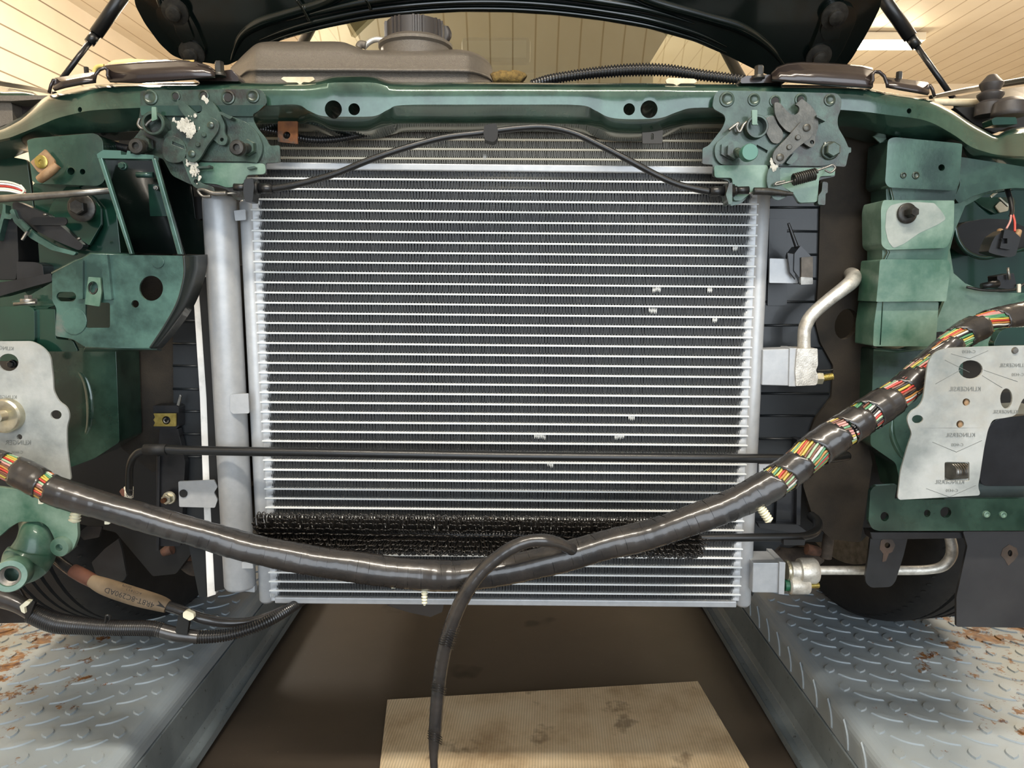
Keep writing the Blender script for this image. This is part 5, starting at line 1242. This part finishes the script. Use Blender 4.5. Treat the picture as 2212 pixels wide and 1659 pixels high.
for s_, x, y, h_ in (('C-4430', 1855, 627, 22), ('KLINGERSIL', 2140, 715, 26), ('C-4430', 2170, 775, 20), ('KLINGERSIL', 1830, 868, 30), ('KLINGERSIL', 1800, 1165, 28), ('C-4430', 1780, 1228, 20), ('KLINGERSIL', 1730, 1468, 28), ('C-4430', 1745, 1523, 20), ('KLINGERSIL', 2090, 1015, 24)):
    q = GR([(x, y)])[0]
    text_mesh('printed_text', s_, q[0], q[1], YGR, h_ / 2.989 * .95, M['print'], gr, mirror=True)
for (x0, y0, x1, y1) in ((1740, 640, 1860, 672), (1860, 672, 1980, 620), (1950, 745, 2170, 820), (1640, 835, 1800, 745), (1700, 680, 1860, 760), (1940, 780, 2070, 860), (1620, 1210, 1775, 1275), (1775, 1275, 1940, 1200), (1580, 1510, 1730, 1565), (1730, 1565, 1900, 1490)):
    a, b = GR([(x0, y0), (x1, y1)])
    ptube('printed_line', [a, b], YGR, .6, M['print'], gr, seg=5)
rb_ = thing('rail_bolt', 'grey threaded bolt end showing through the square hole of the right gasket', 'bolt')
tube('bolt_shank', [P(*GR([(1730, 1400)])[0], .822), P(*GR([(1830, 1395)])[0], .83)], .009, M['steel'], rb_, corr=(.004, .08))
plate('bolt_backing', [(2036, 993), (2096, 993), (2096, 1042), (2036, 1042)], .84, .004, M['gasket'], rb_)
for x, y in ((1840, 953), (1800, 1095)):
    q = GR([(x, y)])[0]; lathe('brass_dowel', P(q[0], q[1], YGR + .006), (0, -1, 0), [(.0045, 0), (.0045, .003), (.003, .004)], M['rust_tan'], gr, seg=16)
lathe('brass_dowel', P(2192, 757, YGR), (0, -1, 0), [(.004, 0), (.003, .002)], M['steel'], gr, seg=16)
bf2 = thing('bumper_flange', 'grey-green bumper mounting flange under the right gasket plate', 'flange')
plate('flange_face', [(1880, 1062, 3), (1888, 1050, 6), (1938, 1047), (1932, 1080), (2290, 1076), (2290, 1146), (1900, 1147), (1884, 1143, 8), (1876, 1125)], .865, .006, M['green'], bf2, r=3, holes=[circ(1911, 1116, 9, 10), circ(2003, 1109, 7, 8), circ(2043, 1107, 12, 12)], bevel=.0012)
for x, y in ((2131, 1111), (2167, 1112)): weld_ring(bf2, x, y, .864, 7, 0, M['green_pale'])
plate('rail_block', [(2030, 1078), (2060, 1000), (2120, 900), (2300, 890), (2300, 1078)], .90, .08, mottled('dark_grey_rail_paint', '#3a4442', '#58625f', 10, .4, .2, .2), bf2, r=10, bevel=.006)  # rail block in mottled dark grey
plate('rail_cap', [(2108, 1000), (2130, 930), (2150, 905), (2230, 895), (2230, 1050), (2120, 1050)], .885, .01, M['black_metal'], bf2, r=14, bevel=.004)
cf = plate('upper_lug', [(2147, 742), (2160, 715), (2178, 708), (2300, 700), (2300, 748), (2148, 752)], .80 + .004, .01, M['green_dark'], bf2, r=8, bevel=.002)
# dark undershield and mudguard plate
us = thing('hanging_bracket', 'dark grey hanging bracket with rusty hole in front of the right wheel', 'bracket')
plate('bracket_rail', [(1880, 1150), (2090, 1150), (2090, 1163), (1884, 1166)], .90, .02, M['black_metal'], us)
plate('bracket_tongue', [(1881, 1158), (1962, 1158), (1952, 1200), (1935, 1255), (1925, 1268, 12), (1880, 1270, 12), (1868, 1255, 10), (1876, 1200)], .905, .004, M['black_metal'], us, r=4, holes=[circ(1917, 1178, 6)])
plate('rust_halo', [(1903, 1168), (1912, 1162), (1928, 1166), (1934, 1178), (1928, 1192), (1920, 1196), (1914, 1212), (1906, 1214), (1908, 1196), (1900, 1186)], .9045, .0004, mottled('rust_stain', '#3a322c', '#5a473a', 60, .8), us, holes=[circ(1917, 1178, 6)], bevel=0)
mg = thing('mudguard_plate', 'large black plate with a rusty hole above the right ramp', 'plate')
plate('guard_sheet', [(2080, 1148), (2300, 1148), (2300, 1358), (2066, 1354), (2066, 1290), (2090, 1180)], .895, .004, mottled('scuffed_black_sheet', '#26272a', '#3a3a3b', 8, .45, .2, .1, .3, .7, .15, 200), mg, r=4, holes=[circ(2182, 1195, 5, 7)], bevel=.001)
plate('rust_halo', [(2166, 1186), (2180, 1176), (2196, 1184), (2200, 1198), (2190, 1212), (2178, 1222), (2170, 1208), (2162, 1200)], .8945, .0004, mottled('rust_film', '#3b342f', '#514236', 60, .8), mg, holes=[circ(2182, 1195, 5, 7)], bevel=0)
# AC pipes
ac = thing('refrigerant_pipe', 'oxidised alloy pipe curving up from the upper port block into the foam', 'pipe')
ptube('pipe_run', [(1737, 756, .955), (1737, 720, .955), (1742, 700, .955), (1756, 678, .955), (1790, 648, .955), (1820, 625, .955), (1840, 608, .962), (1843, 596, .98), (1832, 592, 1.02)], .955, [13.5, 13.5, 14, 14, 14, 15, 16, 16, 15], M['cast'], ac, seg=24)
plate('end_fitting', [(1722, 753, 2), (1766, 753, 2), (1767, 790), (1762, 800), (1768, 812), (1765, 832), (1720, 834, 2), (1718, 800)], .94, .035, M['cast'], ac, r=6, bevel=.003)
tube('fitting_nut', [P(1762, 817, .95), P(1775, 817, .95)], .0085, M['zinc'], ac, seg=6, smooth=False)
tube('fitting_stud', [P(1774, 817, .95), P(1798, 813, .95)], .0045, M['gold'], ac, corr=(.0016, .08))
ptube('lock_wire', [(1764, 801), (1790, 800), (1800, 798)], .96, 2, M['bolt_dark'], ac, seg=8)
ac = thing('refrigerant_pipe', 'silver alloy pipe running from the lower port block to behind the green flange', 'pipe')
ptube('pipe_run', [(1735, 1232, .945), (1850, 1232, .945), (1960, 1232, .943), (2010, 1230, .94), (2038, 1222, .938), (2054, 1202, .935), (2056, 1180, .932), (2048, 1145, .93)], .945, [9.5, 9.5, 10, 10, 11, 11.5, 11.5, 10], M['cast'], ac, seg=24)
lathe('end_fitting', P(1706, 1233, .95), (1, 0, 0), [(.0125, 0), (.0125, .012), (.017, .013), (.018, .018), (.018, .034), (.016, .037)], M['cast'], ac, seg=30)
lathe('clamp_lobe', P(1700, 1264, .945), (1, 0, 0), [(.0105, .002), (.0125, .004), (.0125, .028), (.011, .030)], M['cast'], ac, seg=26)
lathe('seal_ring', P(1697, 1232, .95), (1, 0, 0), [(.0135, 0), (.0145, .002), (.0145, .004), (.0135, .006)], M['zinc'], ac, seg=30)
lathe('green_sleeve', P(1694, 1264, .945), (1, 0, 0), [(.008, 0), (.008, .006)], simple('green_seal', '#1d5a3e', .4), ac, seg=20)
lathe('fitting_washer', P(1731, 1265, .945), (1, 0, 0), [(.0115, 0), (.0115, .002)], M['zinc'], ac, seg=24)
lathe('fitting_nut', P(1735, 1265, .945), (1, 0, 0), [(.0065, 0), (.0065, .008)], simple('pale_zinc_nut', '#d9d9a0', .4, .4), ac, seg=6)
tube('fitting_stud', [P(1748, 1265, .945), P(1769, 1264, .945)], .0037, M['gold'], ac, corr=(.0014, .08))

# ---------------------------------------------------------------- wings, brake parts at upper corners
lw_ = thing('front_wing_edge', 'dark green left wing edge behind the crossmember', 'body panel')
ptube('wing_lip', [(-80, 165, 1.25), (0, 180, 1.22), (60, 190, 1.2), (120, 202, 1.15)], 1.2, [8, 6, 5, 4], M['green_black'], lw_)
strip('wing_top', PL([(-80, 175), (20, 192), (70, 200), (95, 215)], 1.15), PL([(-80, 215), (0, 208), (60, 206), (95, 216)], 1.05), M['green_dark'], lw_)
bb = thing('fuse_box', 'brown-grey plastic box lid at the left edge behind the crossmember', 'box')
x_a = P(-60, 215, 1.05); 
plate('box_front', [(-60, 217), (18, 218), (26, 224), (28, 262), (-60, 300)], 1.03, .1, M['tank'], bb, r=4, bevel=.003)
plate('box_lid', [(-60, 206), (104, 206), (96, 214), (62, 216), (26, 218), (-60, 217)], 1.02, .12, M['tank'], bb, r=2, bevel=.002)
plate('box_body', [(26, 217), (62, 214), (100, 212), (60, 250), (28, 262)], 1.05, .1, M['sheet_brown'], bb)
rw_ = thing('front_wing_edge', 'dark green right wing edge behind the rubber stop', 'body panel')
ptube('wing_lip', [(2010, 210, 1.15), (2080, 196, 1.2), (2150, 184, 1.25), (2300, 160, 1.3)], 1.2, [4, 6, 7, 9], M['green_black'], rw_)
strip('wing_top', PL([(2060, 212), (2120, 200), (2180, 192), (2300, 178)], 1.16), PL([(2060, 240), (2120, 250), (2180, 250), (2300, 240)], 1.08), M['green_black'], rw_)
tag(ptube('strut_brace', [(2015, 220), (2060, 221), (2120, 222), (2170, 222)], 1.07, [7, 7.5, 8, 8], M['tarnish'], lin=True), 'pale round bar behind the right crossmember end', 'bar')
tag(lathe('rubber_stop', P(2137, 234, 1.04), (0, 0, 1), [(.018, -.01), (.018, .006), (.012, .010), (.0165, .016), (.017, .019), (.011, .023), (.0145, .030), (.015, .033), (.006, .044), (.004, .045)], M['cap'], None, seg=28), 'ribbed grey rubber buffer standing at the right wing', 'buffer')
rc = thing('reservoir_cap', 'domed clear-grey reservoir cap at the far right edge', 'cap')
lathe('cap_dome', P(2180, 242, 1.01), (0, 0, 1), [(.020, -.006), (.0215, -.004), (.0215, .0), (.0195, .012), (.012, .018), (.004, .0195)], M['cap'], rc, seg=30)
plate('cap_bracket', [(2142, 258), (2150, 253), (2195, 253), (2198, 268), (2145, 270)], .98, .02, M['green_dark'], rc, r=3)
plate('lower_body', [(2062, 232), (2300, 225), (2300, 272), (2180, 275), (2150, 288), (2105, 268)], 1.06, .03, M['black_matte'], rc)
tag(plate('rail_flap', [(1870, 280), (1930, 283), (1925, 292), (1903, 310), (1888, 296)], .955, .003, M['green_pale'], None), 'small torn pale green flap beside the right foam baffle', 'flap')
vb = thing('fluid_reservoir', 'cream ribbed plastic reservoir glimpsed under the left crossmember end', 'reservoir')
for k, (x, w_) in enumerate(((206, 10), (228, 16), (249, 6), (259, 5))):
    plate('reservoir_rib', [(x, 262), (x + w_, 262), (x + w_ * .8, 282 + (k == 1) * 22), (x + w_ * .3, 282 + (k == 1) * 14)], 1.05, .02, M['tarnish'], vb)
tag(ptube('corrugated_hose', [(222, 308, .975), (245, 312, .97), (262, 318, .96), (280, 322, .95)], .96, [6, 6, 7, 8], M['conduit'], corr=(.003, .12)), 'short black corrugated hose stub beside the left latch bolt', 'hose')

# ---------------------------------------------------------------- wheels
def wheel(sgn, steer, label):
    t = thing('wheel', label, 'wheel', 'front wheels of the car')
    R0 = .325; prof = [(.20, -.100), (.215, -.104), (.26, -.108), (.30, -.104), (.318, -.088), (.325, -.06), (.325, .06), (.318, .088), (.30, .104), (.21, .104)]
    V = []; F = []; seg = 72
    grooves = [-.045, -.015, .015, .045]
    pr = []
    for r_, x in prof:
        pr.append((r_, x))
    pr2 = pr[:6] + [(.325, -.048), (.317, -.046), (.317, -.040), (.325, -.038), (.325, -.018), (.317, -.016), (.317, -.010), (.325, -.008), (.325, .008), (.317, .010), (.317, .016), (.325, .018), (.325, .038), (.317, .040), (.317, .046), (.325, .048)] + pr[6:]
    o = lathe('tyre', (0, 0, 0), (1, 0, 0), pr2, M['rubber'], t, seg=seg)
    rim = lathe('rim', (0, 0, 0), (1, 0, 0), [(.205, -.095), (.2, -.09), (.19, -.06), (.185, .0), (.15, .03), (.05, .035), (.04, .05)], M['rim'], t, seg=48)
    lathe('rim_ring', (0, 0, 0), (1, 0, 0), [(.21, -.103), (.213, -.098), (.203, -.096)], M['steel'], rim, seg=48)
    lathe('brake_shield', (0, 0, 0), (1, 0, 0), [(.15, -.05), (.15, -.045), (.04, -.04)], M['black_matte'], rim, seg=36)
    # tread sipes
    V = []; F = []
    for k in range(90):
        a = 2 * PI * k / 90
        for x0, x1 in ((-.10, -.05), (.05, .10)):
            o_ = len(V)
            for x in (x0, x1):
                for da in (0, .012):
                    aa = a + da + (abs(x) - .05) * .8
                    rr = .3262 if abs(x) < .06 else .31
                    V.append((x, rr * math.cos(aa), rr * math.sin(aa)))
            F.append((o_, o_ + 1, o_ + 3, o_ + 2))
    mesh_obj('tread_sipes', V, F, M['black_matte'], t)
    t.location = (sgn * .80, 1.50, RT + R0 + .001); t.rotation_euler = (0, 0 if sgn > 0 else PI, steer)
    return t
wheel(1, math.radians(10), 'right front wheel standing on the right ramp behind the silver pipe')
wheel(-1, math.radians(-10), 'left front wheel standing on the left ramp behind the pointed deflector')
# wheel-arch liners and undertray: dark shells closing the car behind the radiator
for s_, nm in ((-1, 'left'), (1, 'right')):
    V = []; F = []
    for k in range(13):
        a = PI * (k / 12)
        for x in (.56, 1.02):
            V.append((s_ * x, 1.50 + .42 * math.cos(a), RT + .33 + .40 * math.sin(a)))
    for k in range(12):
        a = 2 * k; F.append((a, a + 1, a + 3, a + 2))
    tag(mesh_obj('arch_liner', V, F, M['black_matte'], None, solid=.004), 'black wheel arch liner over the %s front wheel' % nm, 'liner')
    V = [(s_ * .56, 1.10, RT + .30), (s_ * .56, 2.4, RT + .25), (s_ * .56, 2.4, RT + .8), (s_ * .56, 1.10, RT + .72)]
    tag(mesh_obj('inner_arch_wall', V, [(0, 1, 2, 3)], M['black_matte'], None, solid=.004), 'black inner arch wall beside the %s front wheel' % nm, 'body panel')
tag(box('engine_undertray', (-.54, 1.16, RT + .27), (.54, 3.2, RT + .29), M['black_matte'], None), 'black engine undertray far under the car', 'undertray')
fwm = M['black_matte']
bay = thing('engine_bay_light_block', 'added black walls blocking light into the engine bay far behind the radiator', 'body panel')  # unseen walls added to stop light showing through the radiator gaps
box('rear_light_block', (-.95, 1.62, RT + .28), (.95, 1.65, HC + .30), fwm, bay)
for s_ in (-1, 1):
    box('apron', (s_ * .80 - .005, 1.16, RT + .30), (s_ * .80 + .005, 1.62, HC + .14), fwm, bay)  # side walls of the same added light block
plate('bay_shade_panel', [(180, 225), (700, 225), (700, 430), (180, 430)], 1.12, .01, M['black_matte'], bay)  # black sheets added to keep the bay dark beside the radiator
plate('bay_shade_panel', [(1500, 225), (1930, 225), (1930, 430), (1500, 430)], 1.12, .01, M['black_matte'], bay)
us_ = PL([(836, 1308), (860, 1300), (960, 1300), (955, 1322), (930, 1333), (880, 1322)], 1.10)
tag(mesh_obj('plastic_film', us_ + [v + Vector((0, .03, .0)) for v in us_], [(0, 1, 2, 3, 4, 5), (6, 7, 8, 9, 10, 11)] + [(i, (i + 1) % 6, 6 + (i + 1) % 6, 6 + i) for i in range(6)], simple('cloudy_film', '#3b3632', .2, 0, .5), None),
    'cloudy plastic film scrap hanging below the condenser bottom rail', 'film')

# ---------------------------------------------------------------- bonnet
bn = thing('bonnet', 'raised green-black bonnet underside filling the top of the picture', 'bonnet')
NH = (1.78, 0, -1.05)      # plane rising towards the camera
edge = [(283, -60), (292, 12), (312, 50), (345, 95), (372, 120), (400, 131), (440, 135), (490, 142), (520, 128), (560, 105), (620, 83), (700, 62), (800, 42), (900, 31), (1000, 26), (1100, 27), (1200, 33), (1300, 45), (1400, 62), (1500, 90), (1570, 120), (1630, 150), (1668, 166), (1720, 162), (1775, 155), (1822, 148), (1838, 130), (1860, 95), (1885, 50), (1902, 15), (1912, -60), (1912, -600), (283, -600)]
plate('inner_skin', edge, NH, .02, M['green_black'], bn, r=10, bevel=.004)
def arc_ridge(off, r_, name='pressed_rib', xs=(560, 1600), w_=1.0):
    base = [(560, 105), (620, 83), (700, 62), (800, 42), (900, 31), (1000, 26), (1100, 27), (1200, 33), (1300, 45), (1400, 62), (1500, 90), (1570, 120), (1630, 150)]
    q = [(x, y - off * (1 - .15 * abs(x - 1106) / 500)) for x, y in base if xs[0] <= x <= xs[1]]
    ptube(name, q, (NH[0] - .002, 0, NH[2]), [.5, r_ * .7] + [r_] * (len(q) - 4) + [r_ * .7, .5], M['green_black'], bn, seg=12)
arc_ridge(22, 5); arc_ridge(44, 7, xs=(600, 1500)); arc_ridge(7, 4)
ptube('pressed_rib', [(500, 130), (520, 80), (560, 50), (620, 30), (700, 5), (760, -30)], (NH[0] + .004, 0, NH[2]), [3, 6, 9, 9, 9, 9], M['green_black'], bn, seg=12)
ptube('pressed_rib', [(1700, 150), (1660, 100), (1600, 60), (1520, 35), (1400, 0), (1350, -30)], (NH[0] + .004, 0, NH[2]), [3, 6, 9, 9, 9, 9], M['green_black'], bn, seg=12)
ptube('pressed_rib', [(430, 125), (400, 90), (370, 50), (345, 0), (340, -40)], (NH[0] - .002, 0, NH[2]), [4, 5, 6, 6, 6], M['green_black'], bn, seg=10)
for q in ((640, 0, 668, 45), (790, 0, 800, 20)):
    ptube('swage_end', [(q[0], q[1]), ((q[0] + q[2]) / 2 + 2, (q[1] + q[3]) / 2), (q[2], q[3])], (NH[0] - .012, 0, NH[2]), 2.2, M['green_black'], bn, seg=8)
def hinge(pts, b1, b2, pad):
    h = plate('hinge_plate', pts, (NH[0] - .012, 0, NH[2]), .008, M['green_black'], bn, r=10, bevel=.002)
    plate('hinge_pad', pad, (NH[0] - .018, 0, NH[2]), .008, M['green_black'], h, r=6, bevel=.002)
    for b in (b1, b2):
        p0 = P(b[0], b[1], (NH[0] - .014, 0, NH[2]))
        lathe('hinge_bolt', p0, (0, -.7, -.6), [(.022, 0), (.022, .004), (.012, .006), (.012, .014), (.006, .016)], M['bolt_dark'], h, seg=24)
hinge([(335, 20), (360, 5), (385, 5), (402, 20), (425, 60), (445, 110), (438, 128), (405, 125), (385, 100), (345, 55)], (379, 24), (415, 114), [(374, 45), (402, 35), (410, 60), (420, 85), (395, 95), (380, 70)])
hinge([(1780, 20), (1800, 5), (1845, 15), (1852, 40), (1820, 110), (1800, 140), (1755, 138), (1748, 115), (1770, 60)], (1802, 33), (1768, 122), [(1778, 48), (1820, 50), (1812, 85), (1780, 88), (1772, 70)])
# gas struts
def strut(label, a, m1, b):
    t = thing('gas_strut', label, 'strut', 'bonnet gas struts')
    tube('cylinder', [P(*a), P(*m1)], .0112, M['black'], t, seg=20)
    pm = P(*m1); pb = P(*b); d = (pb - pm).normalized()
    tube('end_collar', [pm, pm + d * .02], .0085, M['black'], t, seg=20)
    tube('piston_rod', [pm, pb], .0048, M['black_metal'], t, seg=16)
strut('left black gas strut in front of the cream plank wall', (300, -60, 1.35), (207, 74, 1.33), (125, 182, 1.3))
strut('right black gas strut beside the ceiling tube lamp', (1868, -60, 1.35), (1967, 81, 1.33), (2062, 216, 1.3))

# ---------------------------------------------------------------- windscreen and cabin
ws = thing('windscreen', 'curved windscreen reflecting the ceiling cladding behind the coolant tank', 'windscreen')
gm = NT('windscreen_glass')
gl = gm.n.new('ShaderNodeBsdfGlossy'); gl.inputs['Roughness'].default_value = .015; gl.inputs['Color'].default_value = (.66, .70, .66, 1)
tr = gm.n.new('ShaderNodeBsdfTransparent'); tr.inputs['Color'].default_value = (.75, .78, .66, 1)
mx = gm.n.new('ShaderNodeMixShader'); mx.inputs[0].default_value = .55
gm.l.new(tr.outputs[0], mx.inputs[1]); gm.l.new(gl.outputs[0], mx.inputs[2])
gm.l.new(mx.outputs[0], gm.n['Material Output'].inputs['Surface'])
def wsp(u, v):
    """u -1..1 across, v 0 bottom..1 top"""
    x = u * (.80 - .10 * v); y = 1.78 + .80 * v + .22 * u * u; z = HC + .28 + .78 * v - .03 * u * u
    return Vector((x, y, z))
V = []; F = []; NU, NV = 40, 14
for j in range(NV + 1):
    for i in range(NU + 1): V.append(wsp(-1 + 2 * i / NU, j / NV))
F = [(j * (NU + 1) + i, j * (NU + 1) + i + 1, (j + 1) * (NU + 1) + i + 1, (j + 1) * (NU + 1) + i) for j in range(NV) for i in range(NU)]
mesh_obj('glass_pane', V, F, gm.m, ws, smooth=True)
for s_ in (-1, 1):
    tube('pillar_trim', [wsp(s_ * 1.0, k / 8) for k in range(9)], .018, M['black'], ws)
tube('top_seal', [wsp(-1 + k / 10, 1.0) for k in range(21)], .016, M['black'], ws)
cb2 = thing('cabin', 'olive cabin interior dimly seen through the windscreen', 'cabin')
box('dashboard', (-.72, 2.05, HC + .1), (.72, 2.5, HC + .42), simple('dash_plastic', '#2e2b22', .7), cb2, bevel=.03)
box('roof_lining', (-.66, 2.62, HC + 1.06), (.66, 3.9, HC + 1.09), simple('roof_lining', '#8d866c', .9), cb2)
box('rear_wall', (-.70, 3.7, HC), (.70, 3.75, HC + 1.05), simple('beige_trim', '#7d765e', .9), cb2)
for s_ in (-1, 1):
    box('seat_back', (s_ * .36 - .22, 2.9, HC + .0), (s_ * .36 + .22, 3.05, HC + .62), simple('seat_leather', '#6d664f', .6), cb2, bevel=.05)
mr = tag(box('rear_view_mirror', (-.16, 2.36, HC + .70), (.06, 2.40, HC + .78), M['black'], None, bevel=.015), 'dark rear view mirror behind the windscreen glass', 'mirror')
pn = [wsp(.44, .22), wsp(.52, .36), wsp(.66, .26), wsp(.64, .18)]
tag(mesh_obj('paper_note', [v + Vector((0, .05, .0)) for v in pn], [(0, 1, 2, 3)], M['label_white'], None, solid=.002), 'pale paper note behind the windscreen on the right', 'paper')
